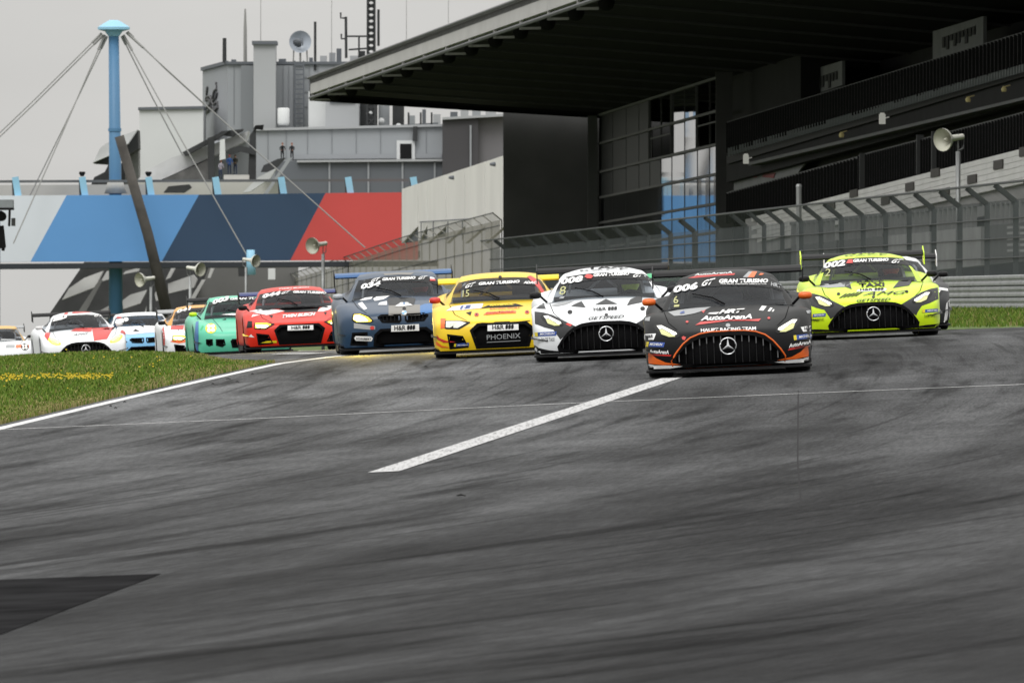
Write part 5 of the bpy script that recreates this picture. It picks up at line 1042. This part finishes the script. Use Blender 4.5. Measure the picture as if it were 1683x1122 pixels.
    def Q(s, zx, zy):
        ox, oy, k, cx, gy, sc, tl = s.fr; dx = (zx - cx) / sc; dz = (gy - zy) / sc; return (dx * math.cos(tl) + dz * math.sin(tl), -dx * math.sin(tl) + dz * math.cos(tl))
    def poly(s, m, pts, off=.005, name='decal', parent=None): return s.patch(name, [s.Q(*p) for p in pts], m, off, parent)
    def word(s, m, body, a, b, h, shear=.25, bold=.02, off=.012, name='lettering', parent=None): return s.text(body, s.Q(*a), s.Q(*b), h / s.fr[5], m, shear, bold, off, name, parent)
    def dot(s, m, x, y, r, off=.007, name='fastener', n=10): return s.poly(m, [(x + r * math.cos(2 * math.pi * k / n), y + r * .8 * math.sin(2 * math.pi * k / n)) for k in range(n)], off, name)
    def label_blue(s, q, txt='MICHELIN'):                # blue tyre-maker label with yellow end
        s.poly(D_B, q, .005, 'sponsor_label'); (x0, y0), (x1, y1), (x2, y2), (x3, y3) = q            # bottom left, top left, top right, bottom right
        s.poly(D_Y, [(x0, y0), (x1, y1), (lerp(x1, x2, .14), lerp(y1, y2, .14)), (lerp(x0, x3, .14), lerp(y0, y3, .14))], .008, 'sponsor_label')
        s.word(D_W, txt, (lerp(x0, x3, .24), lerp(y0, y3, .24) - .28 * (y0 - y1)), (lerp(x0, x3, .95), lerp(y0, y3, .95) - .28 * (y3 - y2)), abs(y0 - y1) * .5, .3, .02, .011)
    def hr(s, a, b, h, m=D_K, off=.012):                 # "H&R" followed by three coil-spring strokes
        s.word(m, 'H&R', a, (lerp(a[0], b[0], .55), lerp(a[1], b[1], .55)), h, 0, .02, off)
        for k in range(3):
            t0 = .62 + .135 * k; x = lerp(a[0], b[0], t0); y = lerp(a[1], b[1], t0); w = (b[0] - a[0]) * .07
            s.poly(m, [(x, y), (x + w, y), (x + w * 1.7, y - h * .33), (x + w, y - h * .66), (x + w * 1.6, y - h), (x + w * .4, y - h), (x - w * .1, y - h * .66), (x + w * .6, y - h * .33)], off, 'emblem')
    def gt(s, a, b, h, m=D_W): s.word(m, 'GT', a, b, h, .7, .03)
    def driver(s, label, helmet, suit):
        y = s.S['gh'][0][1][0] + 1.25; J = [((.37, y + .10, .45), (.15, .11)), ((.37, y + .14, .65), (.17, .11)), ((.37, y + .14, .82), (.19, .10)), ((.37, y + .13, .93), (.06, .06)), ((.37, y + .10, 1.03), (.07, .08)), ((.56, y + .08, .80), (.065, .065)), ((.60, y - .12, .66), (.05, .05)), ((.48, y - .36, .80), (.04, .04)), ((.44, y - .42, .83), (.035, .03)), ((.18, y + .08, .80), (.065, .065)), ((.14, y - .12, .66), (.05, .05)), ((.26, y - .36, .80), (.04, .04)), ((.30, y - .42, .83), (.035, .03)), ((.47, y - .25, .42), (.08, .08)), ((.27, y - .25, .42), (.08, .08))]
        E = [(0, 1), (1, 2), (2, 3), (3, 4), (2, 5), (5, 6), (6, 7), (7, 8), (2, 9), (9, 10), (10, 11), (11, 12), (0, 13), (0, 14)]
        r = empty('person', s.root.location, label, 'person', mtx=WM[s.root.name]); link_mesh('body', skin_mesh('body', J, E, 1), suit, r, True, True)
        mb = MB(); c = Vector((.37, y + .09, 1.03)); mb.grid([[c + Vector((math.cos(a) * q, math.sin(a) * q * 1.15, z)) for a in [k * math.pi / 7 for k in range(14)]] for q, z in ((.09, -.12), (.125, -.06), (.13, .02), (.115, .08), (.07, .125), (.01, .14))], closed=True); h = mb.build('helmet', helmet, r, True, True)
        mb = MB(); mb.grid([[c + Vector((math.cos(a) * .136, math.sin(a) * .136 * 1.15, z)) for a in [-math.pi / 2 + q * .25 for q in range(-5, 6)]] for z in (-.03, .045)]); mb.build('visor', M_TRIM, h, True, True)
        mb = MB(); cw = Vector((.37, y - .40, .83)); mb.tube([cw + Vector((.14 * math.cos(a), 0, .09 * math.sin(a))) for a in [k * math.pi / 8 for k in range(18)]], .014, 6, cap=False); s.part(mb, 'steering_wheel', M_TRIM)

# ---- 1: black and orange car, number 006
B_BLK = paint('graphite_black', (.0075, .008, .0088), .45, .10, .04)
c = Car('amg', 1198.5, 137, -.4, 'matt black racing car 006 with orange grille rim and orange mirrors, nearest of the pack', dict(body=B_BLK, mirror=D_O, slat=mat('slat_satin', (.14, .14, .145), .35, .8)))
c.frame(1030, 420, 5.1, 847, 1005, 688.5)
half = [(0, .53), (.2, .527), (.335, .51), (.45, .468), (.54, .398), (.63, .29), (.685, .205), (.675, .145), (.61, .11), (.3, .10), (0, .10)]
c.rimtube('grille_rim', sym(half), .011, D_O)
for sg in (1, -1):
    q = [(.58, .155), (.76, .19), (.87, .245), (.955, .325), (.965, .23), (.96, .185), (.80, .16)]; c.patch('corner_flick', [(x * sg, z) for x, z in q], D_O, .006)
    q = [(.55, .135), (.72, .152), (.88, .160), (.96, .178), (.96, .118), (.7, .116)]; c.patch('corner_flick', [(x * sg, z) for x, z in q], D_W, .009)
def ban(c, pts): return c.poly(D_K, pts, .004, 'banner', c.ws)
ban(c, [(380, 325), (425, 240), (470, 205), (560, 190), (700, 178), (840, 172), (980, 174), (1120, 185), (1200, 200), (1250, 235), (1310, 310), (1210, 283), (1100, 268), (840, 258), (600, 275), (480, 298)])
c.word(D_W, '006', (388, 322), (592, 290), 60, .2, .05); c.gt((622, 270), (742, 246), 48); c.word(D_W, 'GRAN TURISMO', (768, 243), (1180, 243), 36, .2, .05); c.word(D_W, 'THE REAL DRIVING SIMULATOR', (778, 254), (1165, 258), 8, .2, .02)
c.word(D_LG, 'HRT', (1200, 268), (1290, 290), 34, .2, .03)
c.poly(D_R, [(505, 192), (580, 172), (905, 156), (895, 170), (760, 176), (560, 192)]); c.word(D_W, 'AutoArenA', (560, 178), (880, 160), 18, .2, .02)
c.poly(D_LG, [(968, 190), (1018, 140), (1048, 140), (1010, 190)]); c.poly(D_O, [(1010, 190), (1048, 140), (1090, 142), (1062, 190)]); c.poly(D_O, [(1100, 172), (1120, 155), (1148, 160), (1130, 172)])
c.poly(D_LG, [(340, 478), (420, 462), (560, 447), (700, 437), (640, 468), (560, 492), (470, 508), (390, 512)]); c.word(D_B, '6', (440, 498), (480, 494), 22, .2, .03)
c.poly(D_R, [(615, 468), (655, 462), (636, 490)]); c.word(D_W, 'HRT', (760, 502), (985, 492), 34, .5, .05); c.poly(D_W, [(670, 497), (690, 487), (770, 482), (745, 500)])
c.word(D_W, 'AutoArenA', (612, 558), (1040, 545), 40, .3, .04); c.poly(D_R, [(568, 590), (612, 562), (850, 548), (1040, 546), (1115, 540), (1095, 562), (1000, 557), (850, 556), (650, 580)])
c.word(D_W, 'HAUPT RACING TEAM', (615, 650), (1072, 636), 26, 0, .03); c.dot(D_LG, 840, 595, 20, .008, 'badge')
c.poly(D_W, [(1098, 470), (1125, 432), (1165, 437), (1135, 475)]); c.poly(D_W, [(1170, 480), (1195, 448), (1215, 452), (1190, 482)]); c.poly(D_W, [(1205, 482), (1220, 462), (1230, 466), (1218, 484)])
c.dot(D_R, 500, 562, 12); c.dot(D_R, 1180, 537, 12)
c.poly(D_W, [(140, 706), (148, 658), (243, 656), (224, 706)]); c.word(D_K, 'H&R', (158, 694), (222, 690), 24, .1, .03, .014); c.poly(D_W, [(1462, 652), (1442, 614), (1535, 598), (1548, 642)]); c.word(D_K, 'H&R', (1468, 640), (1532, 632), 24, 0, .03, .014)
c.label_blue([(158, 762), (166, 722), (316, 730), (306, 768)]); c.label_blue([(1384, 720), (1380, 682), (1540, 662), (1546, 700)])
c.word(D_W, 'AutoArenA', (190, 818), (350, 826), 32, .2, .03); c.poly(D_R, [(172, 832), (185, 820), (370, 832), (362, 844)]); c.word(D_W, 'AutoArenA', (1340, 782), (1520, 748), 32, .2, .03); c.poly(D_R, [(1332, 804), (1345, 786), (1520, 752), (1512, 772)])
c.poly(D_R, [(455, 688), (470, 678), (492, 688), (480, 712), (462, 706)])
c.word(D_PY, '6', (388, 412), (428, 408), 62, 0, .01); c.poly(D_PY, [(388, 436), (390, 418), (434, 414), (432, 434)])
c.poly(D_LG, [(148, 548), (152, 525), (195, 515), (188, 552)]); c.poly(D_LG, [(1500, 500), (1490, 478), (1525, 472), (1540, 500)])
c.driver('driver in dark suit and dark helmet inside the black car 006', D_G, C_BLK)

# ---- 2: white car, number 008
W_CAR = paint('white', (.76, .78, .80))
c = Car('amg', 998, 156, .1, 'white racing car 008 with black hood triangles, left of the black car', dict(body=W_CAR, surround=D_G))
c.frame(860, 420, 5.904, 818, 1003.7, 705)
ban(c, [(335, 315), (365, 250), (420, 200), (560, 178), (700, 165), (840, 160), (980, 163), (1110, 170), (1200, 185), (1250, 215), (1290, 290), (1240, 250), (1100, 228), (840, 222), (600, 245), (480, 265)])
c.word(D_W, '008', (372, 280), (592, 252), 62, .2, .05); c.poly(D_R, [(602, 205), (625, 180), (665, 182), (690, 200), (668, 224), (630, 222)], .014); c.word(D_W, 'GRAN TURISMO', (690, 205), (1040, 193), 32, .2, .05); c.gt((1075, 216), (1195, 208), 38)
c.word(D_K, 'TAXI', (620, 130), (1030, 112), 24, 0, .03); c.word(D_K, 'RACE', (560, 148), (1030, 132), 9, 0, .02)
c.word(D_PY, '8', (358, 382), (425, 372), 80, .15, 0); c.poly(D_LG, [(350, 412), (372, 395), (410, 390), (395, 412)])
c.poly(D_G, [(702, 476), (810, 420), (922, 470)]); c.poly(D_G, [(470, 488), (500, 470), (572, 440), (614, 502)]); c.poly(D_G, [(1012, 486), (1045, 430), (1115, 395), (1165, 405), (1160, 455)]); c.poly(D_LG, [(275, 478), (360, 450), (500, 435), (420, 470), (330, 488)])
c.hr((690, 540), (915, 530), 32); c.dot(D_G, 812, 575, 18, .008, 'badge'); c.word(D_K, 'GETSPEED', (640, 626), (985, 610), 30, .4, .01)
c.dot(D_K, 460, 545, 24); c.dot(D_K, 1165, 518, 24)
c.poly(D_G, [(128, 508), (200, 452), (226, 512)]); c.label_blue([(124, 776), (120, 738), (332, 730), (326, 770)]); c.word(D_K, 'RACE TAXI', (190, 828), (312, 824), 38, 0, .0); c.poly(D_R, [(418, 660), (440, 648), (485, 664), (465, 684)])
for sg in (1, -1):
    q = [(.62, .14), (.80, .165), (.93, .20), (.99, .245), (1.0, .10), (.62, .105)]; c.patch('corner_flick', [(x * sg, z) for x, z in q], D_K, .006)
c.driver('driver with yellow-green helmet inside the white car 008', D_LIME, C_BLK)

# ---- 3: lime car, number 002
c = Car('amg', 1437, 168, 1.7, 'lime yellow racing car 002 on the right with black headlight surrounds', dict(body=paint('lime', (.54, .74, .008)), surround=D_G, endplate=D_LIME))
c.frame(1300, 390, 5.61, 770, 924.7, 624, .04)
ban(c, [(270, 330), (300, 265), (345, 220), (470, 198), (620, 185), (770, 180), (920, 182), (1040, 190), (1105, 215), (1150, 280), (1100, 258), (960, 244), (770, 238), (600, 250), (430, 272)])
c.word(D_W, '002', (302, 290), (505, 262), 58, .2, .05); c.poly(D_R, [(510, 242), (530, 205), (570, 205), (572, 240)], .014); c.word(D_W, 'GRAN TURISMO', (575, 232), (905, 222), 30, .2, .05); c.gt((930, 242), (1045, 236), 36)
c.word(D_K, 'TAXI', (525, 155), (895, 142), 24, 0, .04); c.word(D_K, 'RACE', (500, 172), (890, 160), 7, 0, .02); c.word(D_PY, '2', (312, 362), (365, 355), 66, .15, 0)
c.word(D_K, 'RACE', (610, 424), (858, 416), 20, 0, .04); c.word(D_K, 'TAXI', (628, 464), (865, 456), 34, 0, .04); c.poly(D_W, [(604, 502), (618, 484), (700, 474), (870, 470), (888, 480), (872, 496), (700, 502)]); c.hr((640, 498), (855, 490), 20, D_K, .014)
for k in range(5): x = 440 + k * 36; c.poly(D_K, [(x, 562 - k * 4), (x + 62, 522 - k * 4), (x + 86, 520 - k * 4), (x + 22, 560 - k * 4)])
c.word(D_K, 'AMG', (660, 542), (1080, 528), 32, .5, .0); c.word(D_K, 'GETSPEED', (608, 600), (920, 588), 24, .4, .01); c.dot(D_G, 762, 552, 15, .008, 'badge')
c.dot(D_K, 440, 523, 16); c.dot(D_K, 1070, 503, 16)
c.poly(D_LG, [(200, 446), (290, 432), (430, 420), (575, 414), (500, 458), (340, 466)]); c.poly(D_G, [(455, 412), (540, 408), (562, 480), (505, 458)]); c.poly(D_G, [(942, 470), (1000, 402), (1135, 394), (1092, 446)])
c.label_blue([(184, 736), (188, 708), (326, 698), (320, 728)]); c.label_blue([(1212, 696), (1210, 668), (1388, 656), (1386, 688)]); c.word(D_K, 'RACE TAXI', (215, 776), (306, 768), 26, 0, .0); c.word(D_K, 'RACE TAXI', (1230, 742), (1322, 734), 26, 0, .0)
for sg in (1, -1):
    q = [(.58, .14), (.80, .16), (.95, .165), (.99, .17), (1.0, .10), (.58, .105)]; c.patch('corner_flick', [(x * sg, z) for x, z in q], D_K, .006)
c.driver('driver with reddish helmet inside the lime car 002', D_R, C_BLK)

# ---- 4: dark car tucked behind the lime one
c = Car('amg', 1462, 184.5, 1.5, 'dark grey racing car with white roof, half hidden behind the lime car', dict(body=paint('dark_grey', (.022, .023, .025), .45, .18, .08), roof=paint('white_roof', (.62, .63, .64)), endplate=D_W))
c.frame(0, 0, 1, 1462, 531, 101, .03)
for sg in (1, -1):
    c.patch('flank_stripe', [(x * sg, z) for x, z in [(.88, .12), (.99, .12), (1.0, .50), (.93, .42)]], D_W, .006); c.patch('flank_stripe', [(x * sg, z) for x, z in [(.93, .14), (.965, .13), (.985, .36), (.965, .38), (.955, .26)]], D_K, .009); c.patch('flank_stripe', [(x * sg, z) for x, z in [(.72, .70), (.97, .66), (.97, .62), (.72, .66)]], D_W, .006)

# ---- 5: yellow car, number 15
c = Car('audi', 827, 165, .3, 'yellow racing car with orange and red trim and hexagonal black grille', dict(body=paint('yellow', (.80, .54, .012)), wing=D_Y, mirror=D_R, lamp=mat('lamp_off_white', (.55, .56, .50), .2, emit=(1, 1, .85), es=.25)))
c.frame(700, 430, 7.014, 888, 1052, 800)
ban(c, [(365, 300), (420, 235), (480, 212), (600, 195), (740, 183), (890, 178), (1060, 175), (1200, 185), (1300, 205), (1360, 280), (1280, 240), (1150, 222), (880, 215), (640, 235), (500, 255)])
c.gt((450, 268), (580, 235), 44); c.word(D_W, 'GRAN TURISMO', (608, 232), (1090, 208), 36, .25, .05); c.word(D_W, 'ADAC', (1130, 218), (1290, 222), 32, .3, .05); c.word(D_PY, '15', (420, 368), (500, 360), 76, .1, 0)
c.poly(D_W, [(225, 524), (300, 475), (470, 450), (662, 440), (642, 494), (430, 515)]); c.word(D_B, '15', (385, 508), (520, 498), 34, .2, .04, .014)
c.poly(D_K, [(618, 500), (712, 488), (718, 462), (1040, 445), (1038, 468), (1132, 474), (1000, 484), (720, 492)]); c.word(D_Y, 'RAVENOL', (735, 482), (1015, 468), 24, .2, .05, .014)
c.poly(D_O, [(660, 572), (700, 545), (1042, 528), (1040, 556), (870, 562), (700, 574)]); c.word(D_R, 'CONTROLE', (690, 566), (1020, 548), 20, .3, .03, .014); c.word(D_R, 'RACING SPORT', (735, 516), (1095, 504), 14, .2, .03)
c.dot(D_R, 582, 570, 26); c.dot(D_R, 1170, 546, 26); c.dot(D_K, 582, 570, 10, .010); c.dot(D_K, 1170, 546, 10, .010); c.poly(D_K, [(458, 545), (526, 532), (510, 582)])
c.poly(D_R, [(1175, 130), (1215, 115), (1290, 160), (1420, 380), (1380, 385), (1300, 260)], .005); c.dot(D_K, 860, 135, 20, .012, 'antenna_base')
c.poly(D_W, [(708, 762), (710, 694), (1066, 684), (1068, 750)], .012, 'plate'); c.hr((765, 745), (1010, 738), 50, D_K, .018); c.word(D_LG, 'PHOENIX', (700, 862), (1090, 842), 58, 0, .0, .004); c.poly(D_LG, [(700, 885), (1090, 868), (1090, 876), (700, 893)], .004)
c.poly(D_R, [(115, 790), (150, 835), (230, 868), (340, 882), (200, 890), (130, 855)]); c.poly(D_O, [(110, 870), (180, 925), (290, 950), (170, 945), (112, 915)]); c.poly(D_O, [(165, 730), (165, 610), (225, 612), (215, 720)]); c.poly(D_R, [(1540, 700), (1620, 640), (1680, 620), (1680, 900), (1600, 900)])
c.label_blue([(318, 936), (322, 904), (492, 890), (490, 936)]); c.poly(D_K, [(590, 660), (780, 668), (790, 655), (960, 650), (980, 660), (1200, 640), (1200, 650), (980, 672), (780, 680)])
# ---- 6: blue car, number 034
c = Car('bmw', 665, 177, 1.6, 'dark blue racing car 034 with twin kidney grille and glowing headlights', dict(body=paint('steel_blue', (.013, .038, .080)), wing=paint('wing_blue', (.02, .09, .24)), lamp=L_HOT, core=[(-.75, .60), (-.765, .55), (-.70, .51), (-.54, .51), (-.60, .57), (-.68, .60)], beam=500, mirror=mat('mirror_pale', (.35, .37, .4), .4)))
c.frame(540, 430, 7.014, 880, 1003, 736)
ban(c, [(365, 290), (400, 215), (440, 160), (600, 135), (760, 125), (900, 122), (1060, 124), (1200, 140), (1270, 180), (1330, 270), (1260, 225), (1100, 195), (880, 190), (640, 198), (480, 235)])
c.word(D_W, '034', (385, 282), (612, 245), 62, .2, .05, .016); c.gt((500, 200), (612, 178), 38); c.word(D_W, 'GRAN TURISMO', (630, 182), (1015, 166), 34, .25, .05); c.gt((1045, 172), (1155, 162), 34); c.poly(D_R, [(1182, 188), (1180, 165), (1240, 168), (1246, 188)], .012); c.poly(D_W, [(1180, 164), (1178, 140), (1225, 148), (1238, 166)], .012)
c.poly(D_TAN, [(640, 95), (820, 85), (1000, 85), (960, 112), (820, 108), (660, 116)])
c.poly(D_W, [(350, 405), (430, 372), (520, 362), (500, 388), (440, 400)]); c.poly(D_W, [(520, 385), (560, 362), (715, 352), (640, 395), (540, 412)]); c.poly(D_W, [(578, 458), (600, 428), (682, 412), (682, 460)]); c.poly(D_W, [(345, 440), (395, 420), (420, 450), (455, 500), (420, 515), (380, 480)])
c.poly(D_TAN, [(700, 462), (1062, 458), (1062, 576), (880, 582), (700, 576)]); c.poly(D_G, [(685, 392), (720, 378), (795, 376), (850, 418), (900, 418), (962, 376), (1012, 390), (990, 462), (702, 464)], .008); c.poly(D_MB, [(1062, 470), (1120, 450), (1260, 440), (1250, 540), (1062, 570)])
c.poly(D_W, [(768, 482), (830, 464), (838, 436), (922, 434), (928, 460), (978, 468), (880, 480)], .012); c.word(D_MB, '1', (870, 462), (888, 461), 22, 0, .03, .018); c.dot(D_K, 880, 505, 22, .009); c.dot(D_W, 880, 550, 30, .009, 'roundel'); c.poly(D_LB, [(880, 550), (880, 528), (905, 540), (908, 550)], .012, 'roundel'); c.poly(D_LB, [(880, 550), (880, 573), (856, 562), (852, 550)], .012, 'roundel')
c.poly(D_W, [(728, 764), (730, 692), (1046, 680), (1048, 754)], .014, 'plate'); c.hr((765, 750), (1000, 742), 52, D_K, .020)
c.poly(D_LG, [(302, 720), (304, 660), (320, 664), (480, 690), (545, 700), (545, 735), (480, 738)]); c.dot(D_R, 512, 718, 26, .009, 'decal'); c.poly(D_W, [(305, 832), (325, 808), (500, 815), (520, 838), (500, 870), (325, 862)], .008); c.word(D_K, 'SCHUBERT', (330, 850), (500, 856), 22, 0, .02, .014)
c.driver('driver with red helmet inside the blue car 034', D_R, C_BLUE)
# ---- 7: red car, number 044
c = Car('audi', 494, 209, 2.7, 'bright red racing car 044 with yellow glowing headlights beside the grass', dict(body=paint('red', (.60, .022, .008), .4, .2, .12), wing=paint('navy_wing', (.012, .025, .13)), lamp=L_HOT, core=[(-.80, .50), (-.78, .455), (-.62, .445), (-.56, .475), (-.62, .49)], beam=700, plane=D_Y))
c.frame(370, 450, 8.015, 1000, 1010, 710)
ban(c, [(485, 345), (515, 290), (570, 262), (760, 238), (1000, 226), (1200, 230), (1340, 245), (1400, 300), (1300, 282), (1000, 268), (760, 282), (600, 315)])
c.word(D_W, '044', (508, 330), (748, 285), 55, .2, .06); c.gt((755, 278), (885, 252), 32); c.word(D_W, 'GRAN TURISMO', (910, 262), (1345, 278), 34, .25, .05)
c.poly(D_W, [(325, 492), (430, 470), (560, 464), (700, 475), (795, 492), (700, 515), (560, 546), (430, 518)]); c.poly(D_W, [(1228, 505), (1260, 460), (1330, 432), (1450, 424), (1380, 482), (1300, 505)]); c.poly(D_K, [(780, 512), (800, 490), (720, 470), (780, 440), (1260, 425), (1222, 506)], .003)
c.word(D_W, 'TWIN BUSCH', (768, 590), (1205, 560), 44, .4, .06); c.poly(D_W, [(360, 570), (380, 535), (470, 540), (400, 560)]); c.poly(D_K, [(590, 548), (645, 545), (630, 585)]); c.poly(D_K, [(1310, 515), (1350, 512), (1332, 552)])
c.poly(D_W, [(832, 748), (836, 686), (1168, 680), (1170, 740)], .012, 'plate'); c.hr((885, 735), (1120, 728), 42, D_K, .018); c.poly(D_W, [(325, 825), (360, 790), (372, 808), (400, 832)]); c.poly(D_Y, [(480, 905), (560, 880), (690, 875), (690, 905)]); c.poly(D_K, [(300, 710), (315, 620), (370, 622), (372, 705)])
c.word(D_W, 'TWIN BUSCH', (720, 215), (1120, 195), 16, .2, .03)
# ---- 8: mint car, number 003
c = Car('porsche', 404, 233, 3.2, 'mint green racing car 003 with round four-point headlights and blue flank', dict(body=paint('mint', (.10, .50, .33)), lamp=L_HOTW, lamp_house=mat('lamp_house_yellow', (.45, .42, .02), .3, emit=(.8, .75, .02), es=.4), mirror=D_LIME))
c.frame(180, 470, 7.014, 1571, 826, 561)
c.word(D_W, '003', (1195, 235), (1385, 185), 52, .2, .05); c.word(D_W, 'GRAN TURISMO', (1395, 185), (1900, 175), 26, .25, .04); ban(c, [(1185, 250), (1215, 180), (1300, 165), (1571, 148), (1850, 160), (1930, 200), (1960, 250), (1880, 205), (1571, 185), (1300, 205)])
c.poly(D_MB, [(980, 760), (985, 560), (1000, 430), (1030, 420), (1030, 620), (1025, 770)]); c.poly(D_W, [(1280, 350), (1420, 335), (1640, 340), (1500, 360)]); c.poly(D_K, [(1300, 410), (1350, 395), (1345, 412)]); c.poly(D_GR, [(1050, 520), (1075, 470), (1090, 480), (1062, 530)])
# ---- 9: white and orange car, number 041
c = Car('audi', 347, 250, 3.4, 'white and orange racing car 041 with reddish flank left of the mint car', dict(body=W_CAR, roof=paint('orange_roof', (.70, .32, .03)), lamp=L_HOT, core=[(-.80, .50), (-.78, .455), (-.62, .445), (-.56, .475), (-.62, .49)], wing=D_LG))
c.frame(180, 470, 7.014, 1171, 900, 526)
c.word(D_W, '041', (780, 375), (950, 335), 38, .2, .05, .014); ban(c, [(765, 400), (790, 340), (850, 318), (1171, 300), (1480, 310), (1540, 380), (1171, 330), (960, 345)])
c.poly(D_R, [(705, 560), (710, 515), (860, 512), (850, 560)]); c.poly(D_O, [(860, 560), (868, 510), (1171, 480), (1480, 500), (1480, 600), (1171, 620), (905, 640)]); c.poly(D_O, [(700, 700), (760, 660), (940, 650), (930, 700), (800, 720)]); c.poly(D_R, [(602, 740), (605, 560), (625, 520), (640, 640), (640, 740)])
# ---- 10: light blue and white car
c = Car('bmw', 240, 291, 3.0, 'light blue and white racing car between the red-white and the orange car', dict(body=paint('light_blue', (.20, .46, .74)), roof=W_CAR, lamp=L_DAY))
c.frame(180, 470, 7.014, 421, 884, 449)
c.poly(D_W, [(60, 540), (100, 490), (421, 475), (680, 490), (690, 560), (560, 555), (421, 560), (240, 580)]); c.dot(D_W, 195, 405, 30, .012, 'decal'); c.poly(D_W, [(65, 450), (80, 405), (160, 390), (170, 440)], .012); c.poly(D_R, [(80, 392), (90, 372), (140, 372), (140, 390)], .012); c.poly(D_K, [(275, 545), (300, 515), (355, 545)], .009)
# ---- 11: white and red car
c = Car('amg', 142, 268, 4.0, 'white and red racing car with bright glowing headlights behind the grass', dict(body=W_CAR, roof=W_CAR, lamp=mat('lamp_lemon', (.8, .75, .3), .3, emit=(1, .92, .22), es=1.3), lamp_house=L_HOT, mirror=mat('mirror_white', (.6, .6, .6), .4)))
c.frame(0, 490, 6.732, 955, 747, 470, .045)
c.poly(D_R, [(1018, 350), (1260, 335), (1180, 385), (1185, 470), (1040, 490)]); c.poly(D_R, [(780, 385), (830, 352), (1020, 345), (1010, 390)]); c.poly(D_R, [(490, 440), (500, 395), (555, 405), (545, 440), (530, 490)], .009); c.poly(D_R, [(1390, 430), (1395, 380), (1350, 362), (1330, 400), (1365, 410)], .009)
c.poly(D_R, [(695, 215), (720, 165), (760, 160), (735, 210)]); c.poly(D_R, [(790, 185), (810, 160), (1020, 152), (1000, 172)]); c.poly(D_W, [(580, 280), (600, 230), (690, 215), (690, 255)], .012); c.word(D_W, '023', (600, 275), (745, 240), 44, .2, .06, .016); c.word(D_K, 'AMG', (800, 440), (980, 420), 22, .5, .0); c.gt((1040, 225), (1150, 220), 26); ban(c, [(570, 300), (590, 245), (660, 212), (955, 196), (1150, 205), (1200, 245), (1150, 232), (955, 228), (700, 260)])
# ---- 12: leftmost car
c = Car('porsche', 4, 338, 3.0, 'white racing car with orange roof edge cut by the left picture edge', dict(body=W_CAR, roof=paint('orange_edge', (.62, .36, .08)), lamp=L_DAY, wing=D_LG))
c.frame(0, 490, 6.732, 27, 800, 372, .045)
c.poly(D_O, [(170, 580), (180, 545), (320, 545), (320, 580)]); c.poly(D_LG, [(60, 580), (70, 545), (165, 545), (160, 580)]); c.poly(D_LG, [(-60, 500), (20, 480), (180, 485), (160, 500)])
# ---- 13: green car hidden behind the white and the black one
c = Car('porsche', 1112, 216, 1.0, 'green and lime racing car of which only roof shows between white and black cars', dict(body=paint('green', (.05, .42, .10)), roof=D_GR, wing=D_G))
c.frame(1030, 420, 5.1, 418, 669, 443, .03)
c.poly(D_LIME, [(325, 132), (330, 112), (412, 112), (410, 132)], .006); c.poly(D_LIME, [(500, 135), (520, 112), (640, 112), (650, 128)], .006)
